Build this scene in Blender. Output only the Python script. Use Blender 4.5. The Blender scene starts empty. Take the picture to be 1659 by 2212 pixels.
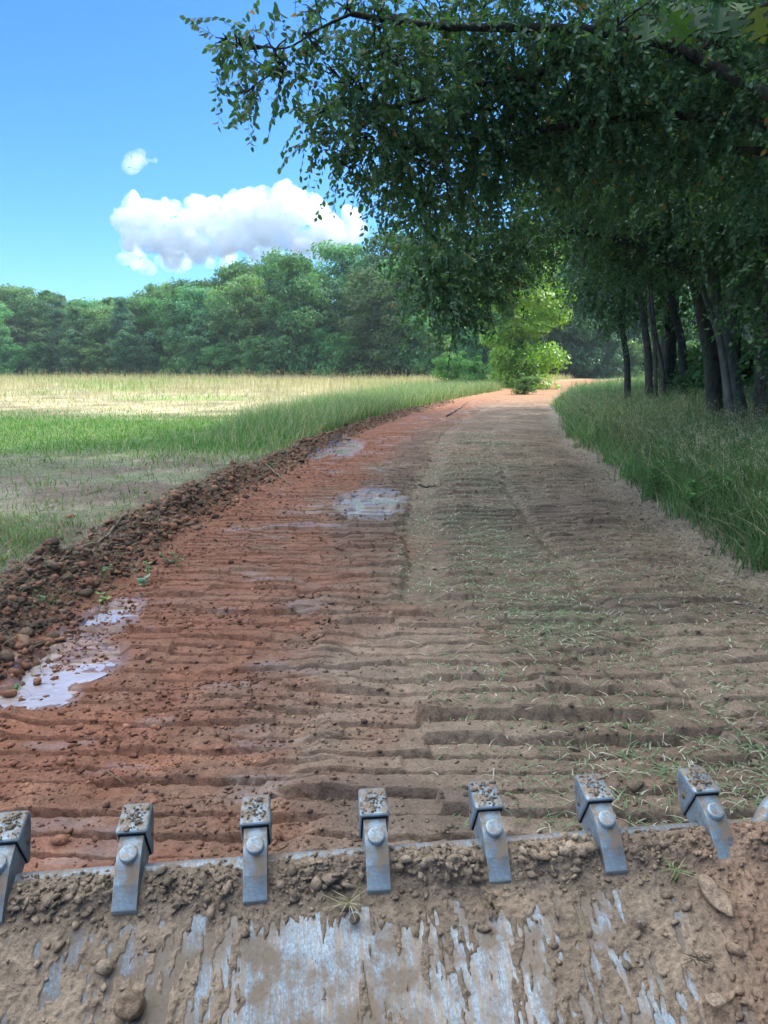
import bpy, math, random
import numpy as np
from mathutils import Vector, Matrix

sc = bpy.context.scene
col = sc.collection
R = math.radians
rng = np.random.default_rng(7)
random.seed(7)

# ------------------------------------------------------------------ camera
PITCH = R(10.5); CAM_H = 2.0; FPX = 26 / 36 * 1024
cd = bpy.data.cameras.new('camera'); cam = bpy.data.objects.new('camera', cd); col.objects.link(cam)
cd.sensor_fit = 'VERTICAL'; cd.sensor_height = 36; cd.sensor_width = 27; cd.lens = 26
cd.clip_start = 0.05; cd.clip_end = 20000
cam.location = (0, 0, CAM_H); cam.rotation_euler = (math.pi / 2 - PITCH, 0, 0)
sc.camera = cam

# ------------------------------------------------------------------ sky, sun, exposure
SUN_EL, SUN_AZ = R(41), R(60)          # azimuth measured from the view direction towards the wood
w = bpy.data.worlds.new('World'); sc.world = w; w.use_nodes = True
nt = w.node_tree; nt.nodes.clear()
sky = nt.nodes.new('ShaderNodeTexSky'); sky.sky_type = 'NISHITA'; sky.sun_disc = False
sky.sun_elevation = SUN_EL; sky.sun_rotation = SUN_AZ
sky.air_density = 1.0; sky.dust_density = 0.6; sky.ozone_density = 2.0; sky.altitude = 100
hs = nt.nodes.new('ShaderNodeHueSaturation'); hs.inputs['Saturation'].default_value = 1.15
tn_ = nt.nodes.new('ShaderNodeMix'); tn_.data_type = 'RGBA'; tn_.blend_type = 'MULTIPLY'; tn_.inputs[0].default_value = 1
tn_.inputs[7].default_value = (.37, .73, 1.14, 1)
bg = nt.nodes.new('ShaderNodeBackground'); bg.inputs[1].default_value = 0.12
wo = nt.nodes.new('ShaderNodeOutputWorld')
nt.links.new(sky.outputs[0], hs.inputs['Color']); nt.links.new(hs.outputs[0], tn_.inputs[6])
# unseen broken cloud added overhead as fill light; the sky ahead is clear
tc_ = nt.nodes.new('ShaderNodeTexCoord'); cn = nt.nodes.new('ShaderNodeTexNoise'); cn.inputs['Scale'].default_value = 3.2; cn.inputs['Detail'].default_value = 7; cn.inputs['Roughness'].default_value = .55
nt.links.new(tc_.outputs['Generated'], cn.inputs['Vector'])
dp = nt.nodes.new('ShaderNodeVectorMath'); dp.operation = 'DOT_PRODUCT'; dp.inputs[1].default_value = Vector((-.32, .05, .95)).normalized(); nt.links.new(tc_.outputs['Generated'], dp.inputs[0])
m1 = nt.nodes.new('ShaderNodeMapRange'); m1.inputs[1].default_value = .60; m1.inputs[2].default_value = .80; nt.links.new(dp.outputs['Value'], m1.inputs[0])
m2 = nt.nodes.new('ShaderNodeMapRange'); m2.inputs[1].default_value = .36; m2.inputs[2].default_value = .54; nt.links.new(cn.outputs[0], m2.inputs[0])
m3 = nt.nodes.new('ShaderNodeMath'); m3.operation = 'MULTIPLY'; nt.links.new(m1.outputs[0], m3.inputs[0]); nt.links.new(m2.outputs[0], m3.inputs[1])
mc = nt.nodes.new('ShaderNodeMix'); mc.data_type = 'RGBA'; mc.inputs[7].default_value = (15.8, 17.2, 18.4, 1)
nt.links.new(m3.outputs[0], mc.inputs[0]); nt.links.new(tn_.outputs[2], mc.inputs[6]); nt.links.new(mc.outputs[2], bg.inputs[0]); nt.links.new(bg.outputs[0], wo.inputs[0])
sd = bpy.data.lights.new('sun', 'SUN'); sd.energy = 3.4; sd.angle = R(0.5); sd.color = (1, .95, .86)
sun = bpy.data.objects.new('sun', sd); col.objects.link(sun)
sdir = Vector((math.sin(SUN_AZ) * math.cos(SUN_EL), math.cos(SUN_AZ) * math.cos(SUN_EL), math.sin(SUN_EL)))
sun.rotation_euler = (-sdir).to_track_quat('-Z', 'Y').to_euler()
sc.view_settings.view_transform = 'Standard'; sc.view_settings.look = 'None'
sc.view_settings.gamma = 1; sc.view_settings.use_curve_mapping = False
sc.view_settings.exposure = 1.1
cy = sc.cycles
cy.use_denoising = True; cy.max_bounces = 8; cy.diffuse_bounces = 3; cy.glossy_bounces = 2
cy.transmission_bounces = 3; cy.volume_bounces = 6; cy.transparent_max_bounces = 8
cy.caustics_reflective = False; cy.caustics_refractive = False; cy.sample_clamp_indirect = 4
cy.use_adaptive_sampling = True; cy.adaptive_threshold = 0.02

# ------------------------------------------------------------------ helpers
def P(dx, dy, depth):
    """world point seen at photo position (dx, dy on the 1659x2212 view) at a real distance in metres"""
    s = 768 / 1659
    X = (dx * s - 384) / FPX * depth; U = -(dy * s - 512) / FPX * depth
    return np.array([X, depth * math.cos(PITCH) + U * math.sin(PITCH), CAM_H + U * math.cos(PITCH) - depth * math.sin(PITCH)])
def G(dx, dy, z=0.0):
    a = P(dx, dy, 1.0) - np.array([0, 0, CAM_H])
    t = (z - CAM_H) / a[2]
    return np.array([a[0] * t, a[1] * t])

def hsh(ix, iy, iz, seed):
    h = (ix.astype(np.int64) * 374761393 + iy.astype(np.int64) * 668265263 + iz.astype(np.int64) * 2147483647 + seed * 974711) & 0xffffffff
    h = ((h ^ (h >> 13)) * 1274126177) & 0xffffffff
    h = ((h ^ (h >> 16)) * 2246822519) & 0xffffffff
    return ((h ^ (h >> 15)) & 0xffffff) / float(0xffffff)
def vn(x, y, seed=0):
    x = np.asarray(x, float); y = np.asarray(y, float)
    ix = np.floor(x); iy = np.floor(y); fx = x - ix; fy = y - iy
    fx = fx * fx * (3 - 2 * fx); fy = fy * fy * (3 - 2 * fy); z = np.zeros_like(ix)
    a = hsh(ix, iy, z, seed); b = hsh(ix + 1, iy, z, seed); c = hsh(ix, iy + 1, z, seed); d = hsh(ix + 1, iy + 1, z, seed)
    return (a * (1 - fx) + b * fx) * (1 - fy) + (c * (1 - fx) + d * fx) * fy
def fbm(x, y, oct=4, seed=0, gain=.5):
    s = 0; a = 1; t = 0
    for o in range(oct):
        s = s + a * vn(x * 2 ** o + 17.3 * o, y * 2 ** o - 9.1 * o, seed + o); t += a; a *= gain
    return s / t - .5                      # about -0.5 .. 0.5
def cells(x, y, seed=0):
    """distance to the nearest jittered point and a random value of that cell: rounded clods"""
    ix = np.floor(x); iy = np.floor(y); best = np.full(np.shape(x), 9.0); val = np.zeros(np.shape(x)); z = np.zeros_like(ix)
    for ox in (-1, 0, 1):
        for oy in (-1, 0, 1):
            px = ix + ox + hsh(ix + ox, iy + oy, z, seed); py = iy + oy + hsh(ix + ox, iy + oy, z, seed + 5)
            d = (px - x) ** 2 + (py - y) ** 2; m = d < best
            best = np.where(m, d, best); val = np.where(m, hsh(ix + ox, iy + oy, z, seed + 9), val)
    return np.sqrt(best), val
def sstep(a, b, x):
    t = np.clip((x - a) / (b - a), 0, 1); return t * t * (3 - 2 * t)

def mesh(name, verts, faces, mats, parent=None, vcol=None, fcol=None, smooth=False, midx=None, link=True):
    """verts (n,3), faces (m,3 or 4) or a list of such arrays"""
    me = bpy.data.meshes.new(name)
    verts = np.asarray(verts, np.float32)
    fl = faces if isinstance(faces, list) else [faces]
    fl = [np.asarray(f, np.int32) for f in fl if len(f)]
    me.vertices.add(len(verts)); me.vertices.foreach_set('co', verts.ravel())
    lv = np.concatenate([f.ravel() for f in fl]); tot = np.concatenate([np.full(len(f), f.shape[1], np.int32) for f in fl])
    st = np.concatenate([[0], np.cumsum(tot)[:-1]]).astype(np.int32)
    me.loops.add(len(lv)); me.loops.foreach_set('vertex_index', lv)
    me.polygons.add(len(tot)); me.polygons.foreach_set('loop_start', st); me.polygons.foreach_set('loop_total', tot)
    if smooth: me.polygons.foreach_set('use_smooth', np.ones(len(tot), bool))
    if not isinstance(mats, (list, tuple)): mats = [mats]
    for m in mats: me.materials.append(m)
    if midx is not None: me.polygons.foreach_set('material_index', np.asarray(midx, np.int32))
    me.update(calc_edges=True)
    if vcol is not None:
        a = me.attributes.new('col', 'FLOAT_COLOR', 'POINT')
        c = np.ones((len(verts), 4), np.float32); c[:, :vcol.shape[1]] = vcol; a.data.foreach_set('color', c.ravel())
    if fcol is not None:
        a = me.attributes.new('col', 'FLOAT_COLOR', 'FACE')
        c = np.ones((len(tot), 4), np.float32); c[:, :fcol.shape[1]] = fcol; a.data.foreach_set('color', c.ravel())
    o = bpy.data.objects.new(name, me)
    if link: col.objects.link(o)
    if parent: o.parent = parent
    return o
def tag(o, label=None, cat=None, group=None, kind=None):
    if label: o['label'] = label
    if cat: o['category'] = cat
    if group: o['group'] = group
    if kind: o['kind'] = kind
    return o
def empty(name, loc, rz=0):
    o = bpy.data.objects.new(name, None); col.objects.link(o); o.location = loc; o.rotation_euler = (0, 0, rz)
    o.empty_display_size = .2
    return o
def copy_tree(o, parent=None):
    c = o.copy(); col.objects.link(c)
    if parent: c.parent = parent
    for ch in [x for x in list(col.objects) if x.parent == o]: copy_tree(ch, c)
    return c
def grid_faces(nr, nc, off=0):
    i = np.arange(nr - 1)[:, None] * nc + np.arange(nc - 1)[None, :] + off
    return np.stack([i, i + 1, i + nc + 1, i + nc], -1).reshape(-1, 4)

class MB:
    """collects pieces into one mesh"""
    def __init__(s): s.v = []; s.f4 = []; s.f3 = []; s.n = 0
    def add(s, v, f):
        v = np.asarray(v, float); f = np.asarray(f, int)
        s.v.append(v); (s.f4 if f.shape[1] == 4 else s.f3).append(f + s.n); s.n += len(v)
    def tube(s, pts, rad, sides=8, cap=True, rough=0, seed=0):
        pts = np.asarray(pts, float); n = len(pts); rad = np.broadcast_to(rad, (n,))
        T = np.gradient(pts, axis=0); T /= np.linalg.norm(T, axis=1)[:, None] + 1e-9
        up = np.array([0, 0, 1.0]) if abs(T[0, 2]) < .8 else np.array([0, 1.0, 0])
        A = np.cross(T, up); A /= np.linalg.norm(A, axis=1)[:, None] + 1e-9; B = np.cross(T, A)
        th = np.arange(sides) / sides * 2 * np.pi
        rr = rad[:, None] * np.ones(sides)
        if rough: rr = rr * (1 + rough * (hsh(np.arange(n)[:, None] + 0 * th[None], np.arange(sides)[None] + 0 * rr, 0 * rr, seed) - .5))
        v = pts[:, None] + rr[..., None] * (np.cos(th)[None, :, None] * A[:, None] + np.sin(th)[None, :, None] * B[:, None])
        i = np.arange(n - 1)[:, None] * sides; j = np.arange(sides)[None]; k = (j + 1) % sides
        f = np.stack([i + j, i + k, i + sides + k, i + sides + j], -1).reshape(-1, 4)
        s.add(v.reshape(-1, 3), f)
        if cap:
            for e, base in ((0, 0), (n - 1, (n - 1) * sides)):
                c = s.n; s.v.append(pts[e][None]); s.n += 1
                off = c - n * sides - (1 if e else 0)
                a = off + base + np.arange(sides); b = off + base + (np.arange(sides) + 1) % sides
                s.f3.append(np.stack([a, b, np.full(sides, c)], -1))
    def build(s, name, mat, parent=None, smooth=True, **k):
        fs = []
        if s.f4: fs.append(np.concatenate(s.f4))
        if s.f3: fs.append(np.concatenate(s.f3))
        return mesh(name, np.concatenate(s.v), fs, mat, parent, smooth=smooth, **k)

# ------------------------------------------------------------------ materials
def mat(name, base=(.5, .5, .5), rough=.8, spec=.3, **k):
    m = bpy.data.materials.new(name); m.use_nodes = True; n = m.node_tree; b = n.nodes['Principled BSDF']
    b.inputs['Base Color'].default_value = (*base, 1); b.inputs['Roughness'].default_value = rough
    b.inputs['Specular IOR Level'].default_value = spec
    return m, n, b
def N(n, t, **inp):
    x = n.nodes.new(t)
    for k, v in inp.items():
        if k in x.inputs: x.inputs[k].default_value = v
    return x
def noise(n, scale, detail=5, rough=.6, vec=None, dim=None):
    x = n.nodes.new('ShaderNodeTexNoise'); x.inputs['Scale'].default_value = scale; x.inputs['Detail'].default_value = detail
    x.inputs['Roughness'].default_value = rough
    if vec is not None: n.links.new(vec, x.inputs['Vector'])
    return x
def objco(n, sc3=(1, 1, 1)):
    t = n.nodes.new('ShaderNodeTexCoord'); m = n.nodes.new('ShaderNodeMapping'); m.inputs['Scale'].default_value = sc3
    n.links.new(t.outputs['Object'], m.inputs[0]); return m.outputs[0]
def ramp(n, src, stops):
    r = n.nodes.new('ShaderNodeValToRGB'); e = r.color_ramp.elements
    while len(e) < len(stops): e.new(.5)
    for el, (p, c) in zip(e, stops): el.position = p; el.color = (*c, 1) if len(c) == 3 else c
    n.links.new(src, r.inputs[0]); return r.outputs[0]
def mix(n, fac, a, b, mode='MIX'):
    x = n.nodes.new('ShaderNodeMix'); x.data_type = 'RGBA'; x.blend_type = mode
    for s, i in ((fac, 0), (a, 6), (b, 7)):
        if hasattr(s, 'is_linked') or hasattr(s, 'links'): n.links.new(s, x.inputs[i])
        else: x.inputs[i].default_value = s if i == 0 else (*s, 1)
    return x.outputs[2]
def bump(n, b, h, dist=.01, strength=.6):
    x = n.nodes.new('ShaderNodeBump'); x.inputs['Distance'].default_value = dist; x.inputs['Strength'].default_value = strength
    n.links.new(h, x.inputs['Height']); n.links.new(x.outputs[0], b.inputs['Normal'])
def gray(*v): return [(p, (x, x, x)) for p, x in v]

def soil_mat(name, scale=60):
    m, n, b = mat(name, rough=.95, spec=.15)
    a = n.nodes.new('ShaderNodeAttribute'); a.attribute_name = 'col'
    co = objco(n)
    n1 = noise(n, 3.1, 5, .65, co); n2 = noise(n, scale, 4, .7, co); n3 = noise(n, 14, 5, .7, co)
    v = ramp(n, n1.outputs[0], gray((.25, .72), (.75, 1.25)))
    v2 = ramp(n, n2.outputs[0], gray((.25, .6), (.75, 1.4)))
    c = mix(n, 1, mix(n, 1, a.outputs['Color'], v, 'MULTIPLY'), v2, 'MULTIPLY')
    v3 = ramp(n, n3.outputs[0], gray((.3, .8), (.7, 1.2)))
    c = mix(n, 1, c, v3, 'MULTIPLY')
    n.links.new(c, b.inputs['Base Color'])
    # damp patches carried by the mesh's alpha channel: smoother and shinier clay
    rr = n.nodes.new('ShaderNodeMapRange'); rr.inputs[3].default_value = .2; rr.inputs[4].default_value = .95
    n.links.new(a.outputs['Alpha'], rr.inputs[0]); n.links.new(rr.outputs[0], b.inputs['Roughness'])
    sp = n.nodes.new('ShaderNodeMapRange'); sp.inputs[3].default_value = .8; sp.inputs[4].default_value = .15
    n.links.new(a.outputs['Alpha'], sp.inputs[0]); n.links.new(sp.outputs[0], b.inputs['Specular IOR Level'])
    ad = n.nodes.new('ShaderNodeMath'); ad.operation = 'ADD'; n.links.new(n2.outputs[0], ad.inputs[0]); n.links.new(n3.outputs[0], ad.inputs[1])
    bm = n.nodes.new('ShaderNodeMath'); bm.operation = 'MULTIPLY'; n.links.new(ad.outputs[0], bm.inputs[0]); n.links.new(a.outputs['Alpha'], bm.inputs[1])
    bump(n, b, bm.outputs[0], .012, .8)
    return m
M_SOIL = soil_mat('soil', 70)
M_FIELD = soil_mat('field_soil', 25)

def leaf_mat(name, trans=.35, var=0.0, gloss=.35, tint=(1.25, 1.35, .5)):
    m, n, b = mat(name, rough=.5, spec=gloss)
    a = n.nodes.new('ShaderNodeAttribute'); a.attribute_name = 'col'
    c = a.outputs['Color']
    if var:
        oi = n.nodes.new('ShaderNodeObjectInfo')
        h = n.nodes.new('ShaderNodeHueSaturation')
        mr = n.nodes.new('ShaderNodeMapRange'); mr.inputs[3].default_value = .5 - var * .04; mr.inputs[4].default_value = .5 + var * .06
        n.links.new(oi.outputs['Random'], mr.inputs[0]); n.links.new(mr.outputs[0], h.inputs['Hue'])
        ml = n.nodes.new('ShaderNodeMath'); ml.operation = 'MULTIPLY'; ml.inputs[1].default_value = 7.31
        fr = n.nodes.new('ShaderNodeMath'); fr.operation = 'FRACT'; n.links.new(oi.outputs['Random'], ml.inputs[0]); n.links.new(ml.outputs[0], fr.inputs[0])
        mv = n.nodes.new('ShaderNodeMapRange'); mv.inputs[3].default_value = 1 - var * .35; mv.inputs[4].default_value = 1 + var * .5
        n.links.new(fr.outputs[0], mv.inputs[0]); n.links.new(mv.outputs[0], h.inputs['Value'])
        n.links.new(c, h.inputs['Color']); c = h.outputs[0]
    n.links.new(c, b.inputs['Base Color'])
    t = n.nodes.new('ShaderNodeBsdfTranslucent'); tc = mix(n, 1, c, tint, 'MULTIPLY'); n.links.new(tc, t.inputs[0])
    ms = n.nodes.new('ShaderNodeMixShader'); ms.inputs[0].default_value = trans
    n.links.new(b.outputs[0], ms.inputs[1]); n.links.new(t.outputs[0], ms.inputs[2])
    n.links.new(ms.outputs[0], n.nodes['Material Output'].inputs[0])
    return m
M_LEAF = leaf_mat('leaf', .38, 0, .5)
M_LEAFV = leaf_mat('leaf_varied', .35, .8)
M_FAR = leaf_mat('far_leaf', .3, 1.0, .2)
M_GRASS = leaf_mat('grass_blade', .35, 0, .25, (1.2, 1.25, .7))

def bark_mat(name, c1, c2, scale=18):
    m, n, b = mat(name, rough=.95, spec=.1)
    co = objco(n, (1, 1, .22)); a = noise(n, scale, 6, .7, co); co2 = objco(n); d = noise(n, 2.2, 3, .6, co2)
    c = ramp(n, a.outputs[0], [(.3, c1), (.7, c2)])
    c = mix(n, ramp(n, d.outputs[0], gray((.45, 0), (.7, .6))), c, (.09, .11, .07))
    n.links.new(c, b.inputs['Base Color']); bump(n, b, a.outputs[0], .03, 1)
    return m
M_BARK = bark_mat('bark', (.022, .019, .016), (.095, .085, .075))
M_BARKL = bark_mat('bark_pale', (.07, .068, .065), (.2, .195, .18), 10)
M_WOOD = bark_mat('dead_wood', (.2, .13, .08), (.42, .32, .22), 30)

def metal_mat():
    m, n, b = mat('worn_steel', rough=.45, spec=.5)
    co = objco(n, (1, .12, 1)); st = noise(n, 240, 5, .7, co); co2 = objco(n); bl = noise(n, 9, 6, .65, co2); fn = noise(n, 120, 3, .6, co2)
    c = ramp(n, st.outputs[0], [(.3, (.13, .16, .19)), (.5, (.25, .30, .34)), (.75, (.42, .48, .53))])
    st2 = noise(n, 60, 5, .75, objco(n, (1, .1, .1)))
    c = mix(n, ramp(n, bl.outputs[0], gray((.48, 0), (.58, .9))), c, (.25, .19, .135))
    c = mix(n, ramp(n, st2.outputs[0], gray((.44, 0), (.56, .85))), c, (.26, .195, .14))
    c = mix(n, ramp(n, fn.outputs[0], gray((.5, 0), (.75, .6))), c, (.12, .1, .085))
    n.links.new(c, b.inputs['Base Color']); b.inputs['Metallic'].default_value = .35
    n.links.new(ramp(n, bl.outputs[0], gray((.4, .35), (.6, .8))), b.inputs['Roughness'])
    bump(n, b, st.outputs[0], .0015, .5)
    return m
M_STEEL = metal_mat()
def tooth_mat():
    m, n, b = mat('tooth_paint', rough=.4, spec=.5)
    co2 = objco(n); bl = noise(n, 22, 6, .65, co2); fn = noise(n, 150, 4, .7, co2); big = noise(n, 7, 3, .5, co2)
    c = ramp(n, fn.outputs[0], [(.25, (.13, .165, .19)), (.6, (.27, .335, .38)), (.85, (.46, .54, .58))])
    c = mix(n, ramp(n, big.outputs[0], gray((.47, 0), (.66, .65))), c, (.06, .08, .10))
    c = mix(n, ramp(n, noise(n, 34, 5, .7, co2).outputs[0], gray((.52, 0), (.62, .7))), c, (.21, .15, .105))
    geo = n.nodes.new('ShaderNodeNewGeometry')
    e = ramp(n, geo.outputs['Pointiness'], gray((.53, 0), (.6, 1)))
    c = mix(n, e, c, (.5, .6, .64))
    so_ = n.nodes.new('ShaderNodeSeparateXYZ'); n.links.new(objco(n), so_.inputs[0]); wr = n.nodes.new('ShaderNodeMath'); wr.operation = 'ADD'
    wn = n.nodes.new('ShaderNodeMath'); wn.operation = 'MULTIPLY'; wn.inputs[1].default_value = .07; n.links.new(bl.outputs[0], wn.inputs[0]); n.links.new(so_.outputs[1], wr.inputs[0]); n.links.new(wn.outputs[0], wr.inputs[1])
    c = mix(n, ramp(n, wr.outputs[0], gray((.135, 0), (.16, .8))), c, (.5, .54, .56))
    # dust lies on faces that look up
    sp = n.nodes.new('ShaderNodeSeparateXYZ'); n.links.new(geo.outputs['Normal'], sp.inputs[0])
    up = ramp(n, sp.outputs[2], gray((.2, 0), (.75, 1)))
    du = ramp(n, bl.outputs[0], gray((.43, 0), (.56, 1)))
    mm = n.nodes.new('ShaderNodeMath'); mm.operation = 'MULTIPLY'; n.links.new(up, mm.inputs[0]); n.links.new(du, mm.inputs[1])
    c = mix(n, mm.outputs[0], c, (.27, .2, .14))
    n.links.new(c, b.inputs['Base Color']); b.inputs['Metallic'].default_value = .35
    n.links.new(ramp(n, bl.outputs[0], gray((.4, .35), (.6, .85))), b.inputs['Roughness'])
    bump(n, b, fn.outputs[0], .002, .5)
    return m
M_TOOTH = tooth_mat()
def puddle_mat():
    m, n, b = mat('muddy_water', (.36, .27, .24), .06, .5); b.inputs['IOR'].default_value = 1.5
    co = objco(n); a = noise(n, 6, 4, .6, co); n.links.new(ramp(n, a.outputs[0], [(.3, (.40, .31, .26)), (.7, (.5, .43, .41))]), b.inputs['Base Color'])
    n.links.new(ramp(n, a.outputs[0], gray((.3, .04), (.7, .16))), b.inputs['Roughness'])
    rp = noise(n, 26, 3, .5, co); bump(n, b, rp.outputs[0], .02, .35)
    b.inputs['Coat Weight'].default_value = 1.0; b.inputs['Coat Roughness'].default_value = .05; b.inputs['Coat IOR'].default_value = 1.6
    return m
M_PUD = puddle_mat()

# ------------------------------------------------------------------ the lie of the land
_y = np.array([-30, 0, 4.2, 7, 9.4, 14, 23, 34, 47, 64, 82, 110, 160])
_l = np.array([-2.2, -2.3, -2.35, -2.42, -2.42, -1.95, -1.05, 1.0, 4.4, 10.5, 18, 31, 56])
_r = np.array([3.1, 3.1, 3.2, 3.3, 3.4, 3.9, 5.3, 7.4, 10.2, 16.0, 24, 37, 62])
_yy = np.linspace(-30, 160, 761)
def _sm(v):
    a = np.interp(_yy, _y, v); k = np.ones(25) / 25; return np.convolve(np.pad(a, 12, mode='edge'), k, 'valid')
_L, _Rr = _sm(_l), _sm(_r)
def xL(y): return np.interp(y, _yy, _L) + .25 * fbm(y * .45, y * 0 + 3, 3, 21) * 1.2
def xR(y): return np.interp(y, _yy, _Rr) + .35 * fbm(y * .4, y * 0 + 8, 3, 22) * 1.2
def far(x, y):
    return 1.35 * sstep(20, 120, y) + .25 * fbm(x * .03, y * .03, 2, 5) * sstep(25, 60, y)
def land(x, y):
    """smooth lie of the land: road bed, soil berm on one side, grassy bank on the other"""
    ql = x - xL(y); qr = x - xR(y)
    lump = .75 + 1.3 * fbm(x * 1.3, y * 1.1, 3, 31)
    bh = .31 * (1 - .45 * sstep(16, 40, y)) * (1 - .6 * sstep(50, 70, y))
    berm = bh * np.exp(-((ql + .60) / (.36 - .1 * sstep(10, 25, y))) ** 2) * lump
    fl = .16 * sstep(-.2, -1.6, ql) + .06 * fbm(x * .35, y * .3, 3, 33) * sstep(-1, -3, ql)
    bank = .30 * sstep(.0, 1.5, qr) + .38 * sstep(1.5, 6, qr) + .15 * fbm(x * .4, y * .4, 3, 35) * sstep(.3, 2, qr)
    return berm + fl + bank + far(x, y)
PUDS = []   # centre x, y, half sizes, level
def road_z(x, y):
    z = land(x, y)
    ql = x - xL(y); qr = x - xR(y)
    inside = sstep(-.25, .15, ql) * sstep(.3, -.35, qr)
    q = ql
    # lanes of crawler-track marks, each with its own phase, slant and depth
    wob = .022 * fbm(x * .8, y * .5, 3, 41) + .012 * fbm(x * 6, y * 3, 3, 42) + .02 * fbm(x * 22, y * 14, 2, 49)
    def bars(pitch, ph, slant, sharp):
        t = (y + slant * x + wob + ph) / pitch
        k = np.floor(t); fr = t - k
        tri = fr + .10 * fbm(x * 7, y * 2, 3, 46)
        return sstep(.0, .07, tri) * sstep(1.0, .78, tri) * (.85 + .3 * hsh(k, np.floor(x * 2.3 + k * .37), k * 0, 47)) * (.65 + .7 * hsh(k, np.floor(k * 0 + np.floor(q * 1.2)), k * 0, 43))
    jit = .35 * fbm(x * 1.5, y * 2.5, 3, 48)
    l1 = sstep(-.05, .1, q) * sstep(2.05, 1.7, q + jit)
    l2 = sstep(1.75, 1.95, q + jit) * sstep(2.68, 2.58, q + .6 * jit - 1.2 * sstep(6.3, 4.6, y))
    l3 = sstep(2.95, 3.15, q + jit) * sstep(4.35, 4.2, q)
    l4 = sstep(4.3, 4.45, q) * sstep(6.6, 6.3, q)
    b = (bars(.152, 0, .02, .2) - .5) * l1 * .85 + (bars(.165, .07, .01, .2) - .45) * l2 * 1.05 + (bars(.158, .12, -.015, .2) - .5) * l3 * .85 * (1 - .9 * l2) + (bars(.168, .03, -.03, .2) - .5) * l4 * .9
    brk = sstep(-.26, .0, fbm(x * 1.6, y * 2.1, 3, 44))
    amp = .088 * (1 - .35 * sstep(10, 30, y)) * sstep(62, 45, y)
    z = z + inside * amp * b * (.35 + .65 * brk)
    # crumbs and clods
    c, v = cells(x * 9, y * 9, 51); clod = np.clip(.5 - c, 0, 1) * (v > .45) * v
    c2, v2 = cells(x * 22, y * 22, 52); clod2 = np.clip(.5 - c2, 0, 1) * (v2 > .35)
    near = sstep(40, 15, y)
    red = sstep(2.6, 1.2, q)
    z = z + near * (.030 * clod * (.35 + .65 * red) + .013 * clod2) * (.4 + .6 * sstep(-.1, .1, fbm(x * 1.1, y * 1.1, 3, 53)))
    z = z + .022 * fbm(x * 4, y * 4, 4, 54, .6) * near + .010 * fbm(x * 30, y * 30, 3, 58, .7) * sstep(16, 8, y) + .05 * fbm(x * .6, y * .6, 3, 55)
    bz = np.exp(-((ql + .68) / .5) ** 2)
    c3, v3 = cells(x * 4.5, y * 4.5, 56)
    z = z + bz * (.24 * np.clip(.5 - c3, 0, 1) * (v3 > .4) * v3 + .10 * clod + .035 * clod2 + .11 * fbm(x * 5, y * 5, 4, 57, .65)) * sstep(60, 35, y)
    bz = sstep(-.2, .3, qr) * sstep(1.6, .8, qr)
    z = z + bz * (.05 * clod + .02 * clod2) * near
    for (cx, cy_, sx, sy, lev) in PUDS:
        r = ((x - cx) / sx) ** 2 + ((y - cy_) / sy) ** 2 + 2.4 * fbm(x * 3.1, y * 2.2, 4, 61)
        k = sstep(1.3, .5, r)
        z = z * (1 - k) + k * (lev - .021 + (z - land(x, y)) * .6)
    return z

# puddles: ground positions read from the photograph
def add_pud(dx, dy, sx, sy):
    g = G(dx, dy); PUDS.append((g[0], g[1], sx, sy, float(land(np.array([g[0]]), np.array([g[1]]))[0]) + .002)); return PUDS[-1]
add_pud(230, 1350, .20, .55); add_pud(150, 1440, .30, .40); add_pud(70, 1510, .24, .16)
add_pud(800, 1090, .45, 1.2)
add_pud(745, 968, .4, 2.4); add_pud(690, 985, .2, 1.0)

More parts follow.
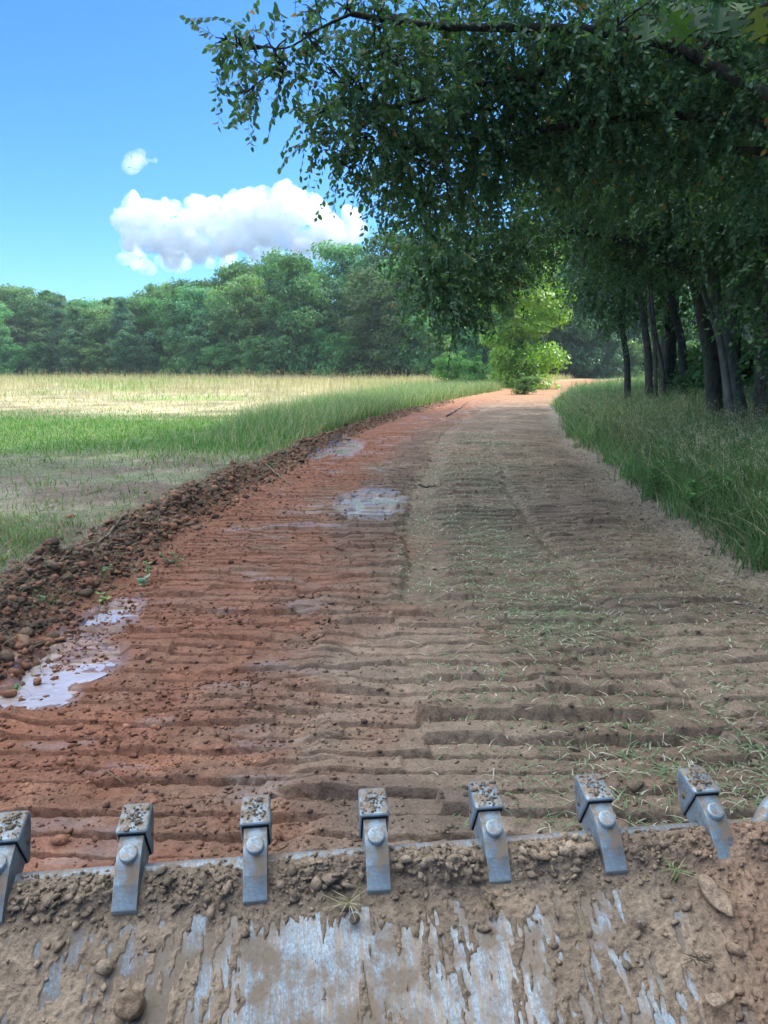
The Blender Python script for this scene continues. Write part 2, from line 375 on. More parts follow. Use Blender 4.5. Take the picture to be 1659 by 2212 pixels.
def soil_color(x, y, z):
    ql = x - xL(y); qr = x - xR(y)
    red = np.array([.235, .108, .068]); gry = np.array([.20, .145, .103]); tan = np.array([.29, .215, .155]); dark = np.array([.13, .095, .075])
    ora = np.array([.42, .215, .11])
    wv = 1.0 * fbm(x * .5, y * .35, 4, 71) + .7 * fbm(x * 3, y * 3, 3, 72)
    k = sstep(-.2, 1.2, (ql - (1.0 + .35 * sstep(8, 26, y))) / 1.9 + 1.4 * wv)[..., None]
    c = red * (1 - k) + gry * k
    t = (sstep(.0, .18, fbm(x * .55, y * .8, 3, 73)) * .6)[..., None] * k
    dl = (sstep(1.5, 1.9, ql + .5 * fbm(x * 1.6, y * 1.6, 4, 68)) * sstep(2.7, 2.4, ql) * sstep(6.5, 9, y) * sstep(34, 22, y) * .6)[..., None]; c = c * (1 - dl) + np.array([.15, .108, .082]) * dl
    st = (sstep(2.4, 2.8, ql + .7 * fbm(x * 1.6, y * 1.6, 4, 69)) * sstep(3.1, 2.9, ql) * sstep(5.5, 8, y) * sstep(30, 18, y) * sstep(-.25, .1, fbm(x * 2.5, y * 1.5, 3, 80)) * .45)[..., None]
    l2 = (sstep(1.7, 2.1, ql + .3 * fbm(x * 3, y * 3, 2, 79)) * sstep(3.3, 3.0, ql) * sstep(6.6, 5.0, y) * .7)[..., None]
    t = np.maximum(np.maximum(t, st), l2 * (.5 + .5 * sstep(-.1, .15, fbm(x * 2, y * 2, 3, 77)))[..., None]); c = c * (1 - t) + tan * t
    d = (sstep(.08, .25, fbm(x * .9 + 5, y * 1.3, 4, 74)) * .6)[..., None] * sstep(1.2, 2.2, ql)[..., None]; c = c * (1 - d) + dark * d
    m_ = (sstep(.0, .2, fbm(x * .9, y * .7, 4, 78)) * np.exp(-((ql - 4.0) / 1.0) ** 2) * sstep(30, 18, y) * .32)[..., None]; c = c * (1 - m_) + np.array([.15, .17, .11]) * m_
    b = sstep(-.1, -.5, ql)[..., None]; bc = np.array([.20, .118, .078]) * (1 + .5 * fbm(x * 3, y * 3, 3, 75))[..., None]
    c = c * (1 - b) + bc * b
    g = sstep(.0, .5, qr)[..., None]; c = c * (1 - g) + np.array([.27, .21, .16]) * g
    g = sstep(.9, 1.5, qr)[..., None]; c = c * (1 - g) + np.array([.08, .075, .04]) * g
    g = sstep(-1.0, -1.4, ql + .5 * fbm(x * 1.2, y * 1.2, 2, 76))[..., None]; c = c * (1 - g) + field_color(x, y) * g
    f = sstep(38, 60, y)[..., None]; c = c * (1 - f * .75) + ora * f * .75  # sunlit orange put into the soil colour towards the bend
    return c
def field_color(x, y):
    straw = np.array([.26, .22, .15]); grn = np.array([.10, .17, .045]); bare = np.array([.17, .125, .09]); tan = np.array([.48, .42, .24])
    a = fbm(x * .5, y * .5, 4, 81); b_ = fbm(x * .12, y * .25, 3, 82)
    k = sstep(-.05, .12, a)[..., None]; c = bare * (1 - k) + straw * k
    gp = (sstep(.02, .12, fbm(x * .45 + 9, y * .6, 4, 85)) * .55)[..., None]; c = c * (1 - gp) + np.array([.12, .16, .07]) * gp
    c = c * (1 + .7 * fbm(x * 7, y * 7, 4, 86, .7))[..., None]
    g = (sstep(15, 18.5, y + 5 * b_) * sstep(36, 30, y + 6 * b_))[..., None] * .9
    c = c * (1 - g) + grn * g
    t = sstep(30, 38, y + 8 * b_)[..., None]; c = c * (1 - t) + (tan * (.8 + 1.2 * a[..., None]) * .85) * t
    g2 = (sstep(.06, .2, fbm(x * .08, y * .12, 3, 84)) * sstep(30, 40, y))[..., None] * .7; c = c * (1 - g2) + np.array([.22, .30, .08]) * g2
    return c

# road sheet: rows close together near the loader, wider apart far off
ys = np.concatenate([np.linspace(-8, 2.0, 60)[:-1], np.exp(np.arange(math.log(2.0), math.log(112), .0020))])
nc = 600; t = np.linspace(0, 1, nc)[None, :]
A0 = xL(ys)[:, None] - 2.4; A1 = xR(ys)[:, None] + 2.0
X = A0 + (A1 - A0) * t; Y = np.repeat(ys[:, None], nc, 1)
Z = road_z(X, Y)
C = soil_color(X, Y, Z)
wet = np.ones(X.shape)
for (cx, cy_, sx, sy, lev) in PUDS:
    r = ((X - cx) / (sx * 1.25)) ** 2 + ((Y - cy_) / (sy * 1.2)) ** 2 + .9 * fbm(X * 3, Y * 3, 3, 61)
    wet = np.minimum(wet, 1 - .85 * sstep(1.3, .8, r))
qlx = X - xL(Y)
sheen = sstep(.12, .22, fbm(X * 1.6, Y * 4, 4, 88)) * sstep(.1, .4, qlx) * sstep(2.4, 1.6, qlx)
wet = np.minimum(wet, 1 - .6 * sheen)
C = C * (.75 + .25 * wet)[..., None]
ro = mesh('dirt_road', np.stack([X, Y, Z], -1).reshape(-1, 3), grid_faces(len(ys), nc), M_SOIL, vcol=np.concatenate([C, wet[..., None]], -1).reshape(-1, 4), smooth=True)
tag(ro, 'graded red and brown dirt road with crawler track marks', kind='structure')

def side_sheet(name, side, label):
    yv = np.concatenate([np.linspace(-8, 2.0, 40)[:-1], np.exp(np.linspace(math.log(2.0), math.log(112), 420))])
    n = 260; tt = (np.linspace(0, 1, n) ** 2.6)[None]
    if side < 0: e = xL(yv)[:, None] - 2.4; X = e - tt * 400
    else: e = xR(yv)[:, None] + 2.0; X = e + tt * 400
    Y = np.repeat(yv[:, None], n, 1); Z = land(X, Y) + .03 * fbm(X * 3, Y * 3, 3, 91) * (tt > 0) - 0.0
    # meet the road sheet at its own height
    Z[:, 0] = road_z(X[:, 0], Y[:, 0])
    if side < 0: C = field_color(X, Y)
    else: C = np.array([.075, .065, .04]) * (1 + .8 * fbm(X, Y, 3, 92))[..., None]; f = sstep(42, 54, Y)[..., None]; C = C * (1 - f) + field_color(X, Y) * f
    fc = grid_faces(len(yv), n)
    o = mesh(name, np.stack([X, Y, Z], -1).reshape(-1, 3), fc if side > 0 else fc[:, ::-1], M_FIELD, vcol=C.reshape(-1, 3), smooth=True)
    tag(o, label, kind='structure')
side_sheet('field', -1, 'mown field of straw and green grass')
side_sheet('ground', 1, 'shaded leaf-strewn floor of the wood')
Xf, Yf = np.meshgrid(np.linspace(-900, 900, 240), np.concatenate([np.linspace(112, 260, 60), np.geomspace(264, 3500, 40)]))
Zf = land(np.clip(Xf, -400, 400), Yf); Zf += 0
o = mesh('far_field', np.stack([Xf, Yf, Zf], -1).reshape(-1, 3), grid_faces(*Xf.shape), M_FIELD, vcol=field_color(Xf, Yf).reshape(-1, 3), smooth=True)
tag(o, 'pale stubble field beyond the road bend', kind='structure')

# puddle water: flat sheets at the level the troughs fill to
for i, (cx, cy_, sx, sy, lev) in enumerate(PUDS):
    n = 40; th = np.linspace(0, 2 * np.pi, n, endpoint=False)
    rr = 1.12 + .3 * fbm(np.cos(th) * 1.5 + i * 7, np.sin(th) * 1.5, 3, 62)
    v = np.stack([cx + sx * rr * np.cos(th), cy_ + sy * rr * np.sin(th), np.full(n, lev + .0006 * i)], -1)
    v = np.concatenate([v, [[cx, cy_, lev + .0006 * i]]]); k = np.arange(n)
    o = mesh('water', v, np.stack([k, (k + 1) % n, np.full(n, n)], -1), M_PUD)
    tag(o, 'shallow muddy puddle lying in the track marks', kind='structure')

# ------------------------------------------------------------------ clods, stones and cut grass scattered on the soil
ICO = None
def ico(sub=1):
    import bmesh
    bm = bmesh.new(); bmesh.ops.create_icosphere(bm, subdivisions=sub, radius=1)
    v = np.array([x.co[:] for x in bm.verts]); f = np.array([[q.index for q in x.verts] for x in bm.faces]); bm.free(); return v, f
def rot_rand(n, r=rng):
    q = r.normal(size=(n, 4)); q /= np.linalg.norm(q, axis=1)[:, None]; a, b, c, d = q.T
    return np.stack([np.stack([1 - 2 * (c * c + d * d), 2 * (b * c - a * d), 2 * (b * d + a * c)], -1),
                     np.stack([2 * (b * c + a * d), 1 - 2 * (b * b + d * d), 2 * (c * d - a * b)], -1),
                     np.stack([2 * (b * d - a * c), 2 * (c * d + a * b), 1 - 2 * (b * b + c * c)], -1)], -2)
def clods(name, pos, size, cols, m, sub=1, flat=.7, jag=.35):
    v, f = ico(sub); n = len(pos)
    V = v[None] * (1 + jag * (rng.random((n, len(v), 1)) - .5) * 2)
    V = V * (rng.uniform(.3, 1.35, (n, 1, 3)))
    V = np.einsum('nij,nkj->nki', rot_rand(n), V); V[..., 2] *= flat
    V = V * size[:, None, None] + pos[:, None]
    F = f[None] + (np.arange(n) * len(v))[:, None, None]
    return mesh(name, V.reshape(-1, 3), F.reshape(-1, 3), m, vcol=np.repeat(cols, len(v), 0), smooth=False)
# on the road: most on the red half, fewer on the right
n = 60000
yy = np.exp(rng.uniform(math.log(2.4), math.log(26), n)); ql = rng.power(.8, n) * 5.9
keep = rng.random(n) < np.where(ql < 2.4, 1, .45) * (.3 + .7 * (fbm(ql * 1.3, yy * 1.2, 3, 53) > -.05))
yy, ql = yy[keep], ql[keep]; xx = xL(yy) + ql; n = len(xx)
s = rng.gamma(1.15, .0046, n) + .0025; s = np.clip(s, .0025, .036)
p = np.stack([xx, yy, road_z(xx, yy) + s * .2], -1)
cc = soil_color(xx, yy, 0) * rng.uniform(.55, 1.45, (n, 1))
o = clods('soil_clods', p, s, cc, M_SOIL, 1, .65); tag(o, 'loose crumbs and clods of soil over the road', kind='stuff')
# on the berm: bigger lumps
n = 34000
yy = np.exp(rng.uniform(math.log(3.0), math.log(48), n)); ql = -.56 + rng.normal(0, .24, n) * (1 - .25 * sstep(10, 25, yy)); ql = np.clip(ql, -1.9, .35); xx = xL(yy) + ql
s = np.clip(rng.gamma(.8, .0135, n) + .003, .004, .07)
p = np.stack([xx, yy, road_z(xx, yy) + s * .3], -1)
k = (rng.random(n) < .45)[:, None]
cc = np.where(k, np.array([.29, .145, .09]), np.array([.19, .125, .088])) * rng.uniform(.55, 1.3, (n, 1))
o = clods('berm_rubble', p, s, cc, M_SOIL, 1, .7, .42); tag(o, 'heaped red and brown soil lumps along the berm', kind='stuff')
# right hand edge gravel
n = 9000
yy = np.exp(rng.uniform(math.log(3.0), math.log(30), n)); xx = xR(yy) + rng.normal(.15, .4, n)
s = np.clip(rng.gamma(.9, .006, n) + .003, .003, .035); p = np.stack([xx, yy, road_z(xx, yy) + s * .3], -1)
cc = np.array([.27, .21, .165]) * rng.uniform(.7, 1.35, (n, 1))
o = clods('roadside_gravel', p, s, cc, M_SOIL, 1, .7, .3); tag(o, 'tan crumbs and small stones along the grassy verge', kind='stuff')

# ------------------------------------------------------------------ blades: one routine for all grasses
def blades(base, height, width, lean, az, cols, segs=4, tipcol=None, droop=1.0):
    """curved tapering ribbons; lean = horizontal reach as a share of the height"""
    n = len(base); t = np.linspace(0, 1, segs + 1)
    d = np.stack([np.cos(az), np.sin(az), 0 * az], -1); side = np.stack([-np.sin(az), np.cos(az), 0 * az], -1)
    tw = rng.uniform(-1, 1, n)[:, None]; side = side * np.cos(tw) + d * np.sin(tw)
    hx = (t[None] ** 1.9) * (lean * height)[:, None]; hz = (t[None] - droop * .28 * lean[:, None] * t[None] ** 3) * height[:, None]
    c = base[:, None] + d[:, None] * hx[..., None]; c = c + np.array([0, 0, 1.0]) * hz[..., None]
    wd = width[:, None] * (1 - t[None] ** 1.6) * .5 + .0004
    Lf = c - side[:, None] * wd[..., None]; Rt = c + side[:, None] * wd[..., None]
    V = np.stack([Lf, Rt], 2).reshape(n, -1, 3); m = (segs + 1) * 2
    f = np.array([[2 * i, 2 * i + 1, 2 * i + 3, 2 * i + 2] for i in range(segs)])
    F = (f[None] + (np.arange(n) * m)[:, None, None]).reshape(-1, 4)
    FC = np.repeat(cols[:, None], segs, 1)
    if tipcol is not None: k = np.linspace(0, 1, segs)[None, :, None]; FC = FC * (1 - k * .6) + np.asarray(tipcol) * k * .6
    return V.reshape(-1, 3), F, FC.reshape(-1, 3), c[:, -1], d
def join(parts):
    V, F, Cc, o = [], [], [], 0
    for v, f, c in parts: V.append(v); F.append(f + o); Cc.append(c); o += len(v)
    return np.concatenate(V), np.concatenate(F), np.concatenate(Cc)
def seedheads(tip, d, cols, ln=.14, k=9, size=.016):
    """small spikelets hanging along the top of each stalk"""
    n = len(tip); t = rng.uniform(-1, .15, (n, k)); c = tip[:, None] + d[:, None] * (t * ln * .8)[..., None] + np.array([0, 0, 1.]) * (-(t ** 2) * ln * .35 + .02 * rng.normal(size=(n, k)))[..., None]
    c = c + rng.normal(0, ln * .055, (n, k, 3)); c = c.reshape(-1, 3); N_ = len(c)
    Rm = rot_rand(N_); a = Rm[:, 0] * .3 + np.array([0, 0, -1.0]); a /= np.linalg.norm(a, axis=1)[:, None]; b = np.cross(a, Rm[:, 1]); b /= np.linalg.norm(b, axis=1)[:, None]
    L_ = size * rng.uniform(.7, 1.4, N_)[:, None]
    V = np.stack([c, c + a * L_ * .5 + b * L_ * .2, c + a * L_, c + a * L_ * .5 - b * L_ * .2], 1).reshape(-1, 3)
    F = (np.arange(N_) * 4)[:, None] + np.arange(4)[None]
    return V, F, np.repeat(cols, k, 0) * rng.uniform(.8, 1.2, (N_, 1))
def pal(n, a, b, dry=None, pd=0.0):
    k = rng.random((n, 1)); c = np.array(a) * (1 - k) + np.array(b) * k
    if dry is not None: m = (rng.random(n) < pd)[:, None]; c = np.where(m, np.array(dry) * rng.uniform(.75, 1.2, (n, 1)), c)
    return c * rng.uniform(.8, 1.2, (n, 1))
def grass(name, x, y, h, wd, ln, cols, label, segs=4, heads=None, zoff=0, tip=None, hcol=(.56, .49, .35), kind='stuff', wz=None):
    z = (wz if wz is not None else road_z)(x, y)
    b = np.stack([x, y, z - .01 + zoff], -1); az = rng.uniform(0, 2 * np.pi, len(x))
    v, f, c, tp, d = blades(b, h, wd, ln, az, cols, segs, tip)
    parts = [(v, f, c)]
    if heads is not None and heads.any():
        parts.append(seedheads(tp[heads], d[heads], np.tile(np.array(hcol), (heads.sum(), 1)), ln=.16, k=11, size=.02))
    v, f, c = join(parts)
    o = mesh(name, v, f, M_GRASS, fcol=c); tag(o, label, kind=kind); return o

# tall verge on the wood side
n = 95000
yy = np.exp(rng.uniform(math.log(4.2), math.log(62), n)); q = rng.power(1.15, n) * (4.2 + .10 * yy) + .35
clump = fbm(yy * 1.2, q * 1.4, 3, 101); keep = (rng.random(n) < .35 + 2.2 * (clump + .25)) & (q > .35 + .5 * (fbm(yy * .9, q * 0, 2, 102) + .3))
yy, q, clump = yy[keep], q[keep], clump[keep]; n = len(yy); xx = xR(yy) + q
edge = sstep(.3, 1.6, q)
h = (.25 + .72 * edge) * rng.uniform(.5, 1.2, n) * (1 + 1.3 * clump); wd = rng.uniform(.004, .010, n) * (1 + .05 * yy)
cl = pal(n, (.07, .165, .065), (.17, .29, .10), (.42, .38, .24), .14) * (.85 + 1.2 * np.clip(clump, -.2, .4))[:, None]
grass('verge_grass', xx, yy, h, wd, rng.gamma(2.2, .32, n).clip(.1, 2.0), cl, 'tall green grass on the bank below the wood', 4)
n = 5200
yy = np.exp(rng.uniform(math.log(5), math.log(34), n)); q = rng.uniform(.8, 5.5, n); xx = xR(yy) + q
h = rng.uniform(.8, 1.25, n); grass('seeding_grass', xx, yy, h, rng.uniform(.003, .0045, n) * (1 + .05 * yy), rng.uniform(.35, .9, n), pal(n, (.28, .30, .16), (.5, .44, .28)),
      'pale seed heads drooping over the tall verge grass', 6, heads=np.ones(n, bool))

n = 9000
yy = np.exp(rng.uniform(math.log(3.5), math.log(40), n)); q = rng.normal(.15, .5, n); xx = xR(yy) + q
grass('edge_straw', xx, yy, rng.uniform(.012, .04, n), rng.uniform(.004, .007, n) * (1 + .07 * yy), rng.uniform(1.5, 5, n), pal(n, (.2, .24, .13), (.5, .46, .36), (.12, .18, .08), .3),
      'dry grass scraps along the edge of the verge', 3, zoff=.02)
n = 15000
yy = np.exp(rng.uniform(math.log(3.2), math.log(45), n)); q = rng.normal(-.78, .33, n); xx = xL(yy) + q
grass('root_fibres', xx, yy, rng.uniform(.03, .10, n), rng.uniform(.003, .005, n) * (1 + .07 * yy), rng.uniform(.8, 3, n), pal(n, (.10, .075, .05), (.4, .34, .25), (.1, .2, .07), .3),
      'torn roots and grass poking out of the berm', 3, zoff=.02)
n = 14000
cy0 = np.exp(rng.uniform(math.log(5), math.log(45), 330)); cq = rng.uniform(.5, 4.5, 330); ci = rng.integers(0, 330, n)
yy = cy0[ci] + rng.normal(0, .10, n) * (1 + .02 * cy0[ci]); xx = xR(cy0[ci]) + cq[ci] + rng.normal(0, .10, n)
th_c = rng.uniform(.7, 1.25, 330)[ci]; tone = rng.uniform(.7, 1.5, (330, 1))[ci]
grass('grass_clumps', xx, yy, rng.uniform(.5, 1.0, n) * th_c * .85, rng.uniform(.007, .013, n) * (1 + .04 * yy), rng.gamma(3, .3, n).clip(.2, 2.0), pal(n, (.08, .18, .06), (.15, .27, .10), (.4, .36, .24), .1) * tone,
      'coarse grass clumps standing out of the verge', 5)
# left side: near tufts and straw
n = 80000
yy = np.exp(rng.uniform(math.log(4), math.log(22), n)); q = -1.2 - rng.random(n) * (1.4 + .62 * yy); xx = xL(yy) + q
cl_ = fbm(xx * .8, yy * .8, 3, 111); nr = sstep(3.0, 1.0, -q - .6)
keep = rng.random(n) < .05 + (.25 + .75 * sstep(10.5, 8, yy)) * np.clip(cl_ * 3.2 + .45 * sstep(11, 7, yy), 0, 1); xx, yy, cl_ = xx[keep], yy[keep], cl_[keep]; n = len(xx)
grass('tufty_grass', xx, yy, rng.uniform(.05, .2, n) * (1 + 1.6 * np.clip(cl_, 0, 1)), rng.uniform(.005, .010, n) * (1 + .06 * yy), rng.uniform(.3, 1.3, n),
      pal(n, (.09, .19, .05), (.17, .30, .085), (.34, .29, .18), .28), 'low green tufts behind the soil berm', 3)
n = 60000
yy = np.exp(rng.uniform(math.log(4.5), math.log(26), n)); q = -1.4 - rng.random(n) * (2 + .7 * yy); xx = xL(yy) + q
grass('dead_straw', xx, yy, rng.uniform(.015, .06, n), rng.uniform(.004, .007, n) * (1 + .08 * yy), rng.uniform(1.5, 5, n), pal(n, (.24, .21, .17), (.48, .43, .35), (.14, .2, .09), .25),
      'grey mown straw lying on bare soil', 3)
# green strip and verge along the road's far left
n = 60000
yy = rng.uniform(15.5, 38, n) ** 1.0; xx = xL(yy) - 1.7 - rng.power(.75, n) * 34
b_ = fbm(xx * .12, yy * .25, 3, 82); keep = (rng.random(n) < sstep(14.5, 19, yy + 5 * b_) * sstep(38, 30, yy + 6 * b_)); xx, yy = xx[keep], yy[keep]; n = len(xx)
grass('green_meadow', xx, yy, rng.uniform(.08, .22, n), rng.uniform(.012, .022, n), rng.uniform(.2, .9, n), pal(n, (.07, .19, .03), (.14, .30, .055), (.32, .3, .16), .08),
      'short bright green grass strip across the field', 3)
n = 34000
yy = rng.uniform(14, 66, n); q = -.8 - rng.power(.8, n) * (1.2 + .09 * yy) ; xx = xL(yy) + q
k = sstep(14, 27, yy); keep = rng.random(n) < .15 + .85 * k; xx, yy, k = xx[keep], yy[keep], k[keep]; n = len(xx)
grass('roadside_grass', xx, yy, (.16 + .85 * k) * rng.uniform(.5, 1.2, n), rng.uniform(.010, .022, n), rng.uniform(.2, .7, n), pal(n, (.09, .20, .06), (.19, .32, .11), (.5, .45, .3), .26),
      'knee-high green grass leaning over the far road edge', 4)
# tall dry grass towards the far wood
n = 42000
yy = rng.uniform(36, 108, n); xx = np.interp(yy, _yy, _L) - 2.5 - rng.power(.8, n) * (30 + yy * 1.0)
g_ = fbm(xx * .08, yy * .12, 3, 84)
k = sstep(36, 85, yy); n = len(xx)
c1 = pal(n, (.40, .34, .19), (.58, .5, .32)); c2 = pal(n, (.2, .3, .08), (.3, .38, .12)); m = (rng.random(n) < sstep(0, .15, g_) * .8)[:, None]
grass('dry_grass', xx, yy, (.18 + .75 * k) * rng.uniform(.5, 1.2, n), rng.uniform(.025, .05, n), rng.uniform(.1, .6, n), np.where(m, c2, c1),
      'tall tan grass standing across the sunlit field', 3)
n = 1100
yy = rng.uniform(58, 92, n); xx = np.interp(yy, _yy, _L) - 3 - rng.random(n) * (20 + yy * .8)
hh = rng.uniform(1.0, 1.75, n)
z = land(xx, yy); b = np.stack([xx, yy, z], -1); v, f, c, tp, d = blades(b, hh, np.full(n, .03), rng.uniform(.05, .3, n), rng.uniform(0, 6.28, n), pal(n, (.30, .25, .15), (.42, .36, .22)), 4)
v2, f2, c2 = seedheads(tp, d, np.tile([.30, .23, .13], (n, 1)), .22, 6, .09)
v, f, c = join([(v, f, c), (v2, f2, c2)]); o = mesh('seed_stalks', v, f, M_GRASS, fcol=c); tag(o, 'tall brown seed stalks rising before the far wood', kind='stuff')
# cut grass on the road
n = 30000
yy = np.exp(rng.uniform(math.log(2.6), math.log(26), n)); q = 3.6 + .35 * np.sin(yy * .4) + rng.normal(0, .95, n); keep = (q > 2.5) & (q < 6.3) & (rng.random(n) < .2 + 1.6 * np.clip(fbm(q * 1.1, yy * .9, 3, 121) + .25, 0, 1))
yy, q = yy[keep], q[keep]; n = len(yy); xx = xL(yy) + q
grass('cut_grass', xx, yy, rng.uniform(.012, .034, n), rng.uniform(.004, .008, n) * (1 + .08 * yy), rng.uniform(1.5, 5, n), pal(n, (.13, .22, .10), (.24, .33, .18), (.55, .52, .42), .3),
      'torn green and dry grass strewn along the road', 3, zoff=.022)

# ------------------------------------------------------------------ trees
def leafgrid(c, ax, sd, L, W, fold=.25):
    """leaves of 6 vertices folded on the midrib: c base, ax direction, sd side"""
    nm = np.cross(ax, sd); up = nm * (W * fold)
    q = np.stack([c, c + ax * L * .32 - sd * W + up, c + ax * L * .7 - sd * W * .75 + up, c + ax * L, c + ax * L * .7 + sd * W * .75 + up, c + ax * L * .32 + sd * W + up], 1)
    n = len(c); F = (np.arange(n) * 6)[:, None, None] + np.array([[0, 1, 2, 3], [0, 3, 4, 5]])[None]
    return q.reshape(-1, 3), F.reshape(-1, 4)
def unit(v): return v / (np.linalg.norm(v, axis=-1, keepdims=True) + 1e-9)
def sprays(org, dirs, length, nl, leafL, droop, col_a, col_b, odd=(.40, .22, .04), podd=.012, twig_r=.003):
    """twigs with alternate leaves; returns leaf mesh arrays and twig tubes"""
    n = len(org); t = (np.arange(nl) + .6) / nl
    L_ = length[:, None]
    side = unit(np.cross(dirs, rng.normal(size=(n, 3))))
    pts = org[:, None] + dirs[:, None] * (t[None] * L_)[..., None] + np.array([0, 0, -1.]) * (droop * t[None] ** 2 * L_)[..., None] + side[:, None] * (.12 * np.sin(t * 5)[None] * L_)[..., None]
    sgn = np.where(np.arange(nl) % 2 == 0, 1., -1.)[None, :, None]
    tang = unit(dirs[:, None] + np.array([0, 0, -2.]) * (droop * t[None])[..., None])
    ax = unit(tang * .6 + side[:, None] * sgn * .9 + rng.normal(0, .35, (n, nl, 3)) + np.array([0, 0, -.5]))
    sd = unit(np.cross(ax, rng.normal(0, .7, (n, nl, 3)) + np.array([0, 0, 1.])))
    m = n * nl; c = pts.reshape(-1, 3); LL = leafL * rng.uniform(.65, 1.25, (m, 1))
    V, F = leafgrid(c, ax.reshape(-1, 3), sd.reshape(-1, 3), LL, LL * .27)
    k = rng.random((m, 1)); tone = np.repeat(rng.uniform(.75, 1.2, (n, 1)), nl, 0)
    Cc = (np.array(col_a) * (1 - k) + np.array(col_b) * k) * tone
    Cc = np.where(rng.random((m, 1)) < podd, np.array(odd), Cc)
    # twigs: 3-sided prisms along two segments
    e0 = org; e1 = pts[:, nl // 2]; e2 = pts[:, -1]; a = side * twig_r; b = unit(np.cross(side, dirs)) * twig_r
    tv = np.stack([e0 + a, e0 - a * .5 + b, e0 - a * .5 - b, e1 + a * .7, e1 - a * .35 + b * .7, e1 - a * .35 - b * .7, e2 + a * .3, e2 - a * .15 + b * .3, e2 - a * .15 - b * .3], 1)
    tf = np.array([[0, 1, 4, 3], [1, 2, 5, 4], [2, 0, 3, 5], [3, 4, 7, 6], [4, 5, 8, 7], [5, 3, 6, 8]])
    TF = (tf[None] + (np.arange(n) * 9)[:, None, None]).reshape(-1, 4)
    return V, F, np.repeat(Cc, 2, 0), tv.reshape(-1, 3), TF
def wiggle(a, b, n=8, amp=.06, sag=0, seed=0):
    r = np.random.default_rng(seed); t = np.linspace(0, 1, n)[:, None]; L_ = np.linalg.norm(b - a)
    p = a + (b - a) * t
    off = np.cumsum(r.normal(0, 1, (n, 3)), 0); off -= off[0] + (off[-1] - off[0]) * t
    return p + off * amp * L_ / n ** .5 + np.array([0, 0, 1.]) * (sag * 4 * t * (1 - t) * L_)
def smooth_path(ctrl, n):
    ctrl = np.asarray(ctrl, float); t = np.linspace(0, 1, len(ctrl)); tt = np.linspace(0, 1, n)
    p = np.stack([np.interp(tt, t, ctrl[:, i]) for i in range(3)], -1)
    for _ in range(2): p[1:-1] = (p[:-2] + p[2:] + 2 * p[1:-1]) / 4
    return p

def big_tree(name, label, ctrl, r0, blobs, leafL=.075, nl=16, dens=150, colA=(.05, .12, .065), colB=(.115, .22, .10), bark=None, group=None, cat='tree', limbs=(), droop=.5, podd=.01, seed=1, mleaf=None):
    """ctrl: trunk points; blobs: (centre, (rx,ry,rz)) of foliage fed by real limbs"""
    base = np.asarray(ctrl[0], float)
    root = empty(name, base); tag(root, label, cat, group)
    tb = MB(); n = max(8, len(ctrl) * 6); tp = smooth_path(ctrl, n) - base; tr = r0 * np.linspace(1, .28, n); tr[0] *= 1.35; tr[1] *= 1.12
    tb.tube(tp, tr, 12, rough=.12, seed=seed); tb.build('trunk', bark or M_BARK, root)
    bb = MB(); nodes = list(zip(tp[n // 3:], tr[n // 3:]))
    for li, (lp, lr) in enumerate(limbs):
        p = smooth_path(np.array(lp) - base, 14); rr = lr * np.linspace(1, .35, 14); bb.tube(p, rr, 8, rough=.1, seed=seed + li)
        nodes += list(zip(p[2:], rr[2:]))
    org, dr, ln = [], [], []
    order = sorted(range(len(blobs)), key=lambda i: np.linalg.norm(np.array(blobs[i][0]) - base - tp[n // 2]))
    for bi in order:
        c, rad = np.array(blobs[bi][0]) - base, np.array(blobs[bi][1]) * np.ones(3)
        dm = blobs[bi][2] if len(blobs[bi]) > 2 else 1.
        ds = [np.linalg.norm(c - q[0]) + (1.2 if q[0][2] > c[2] + .5 else 0) for q in nodes]; j = int(np.argmin(ds)); st, sr = nodes[j]
        p = wiggle(st, c, 9, .09, .04, seed * 100 + bi); rr = np.linspace(min(sr * .6, .012 + .02 * ds[j]), .008, 9); bb.tube(p, rr, 6)
        nodes += [(p[k], rr[k]) for k in (4, 6, 8)]
        for s_ in range(6):      # secondary branches inside the blob
            e = c + unit(rng.normal(size=3)) * rad * .85; q0 = p[rng.integers(4, 9)]; pp = wiggle(q0, e, 6, .1, .02, bi * 10 + s_); bb.tube(pp, np.linspace(.012, .004, 6), 4, cap=False)
        ns = max(6, int(dens * dm * (rad[0] * rad[1] * rad[2]) ** .72))
        u = unit(rng.normal(size=(ns, 3))) * (rng.random((ns, 1)) ** .45); o_ = c + u * rad * .85
        dd = unit(u * 1.0 + rng.normal(0, .5, (ns, 3)) + np.array([0, 0, -.1])); org.append(o_); dr.append(dd); ln.append(rng.uniform(.3, .62, ns) * (leafL / .075) ** .8)
    V, F, Cc, tv, tf = sprays(np.concatenate(org), np.concatenate(dr), np.concatenate(ln), nl, leafL, droop, colA, colB, podd=podd, twig_r=.0025 * leafL / .075)
    mesh('crown', V, F, mleaf or M_LEAF, root, fcol=Cc)
    bb.add(tv, tf); bb.build('branches', bark or M_BARK, root)
    return root

def gz(x, y): return float(land(np.array([float(x)]), np.array([float(y)]))[0])

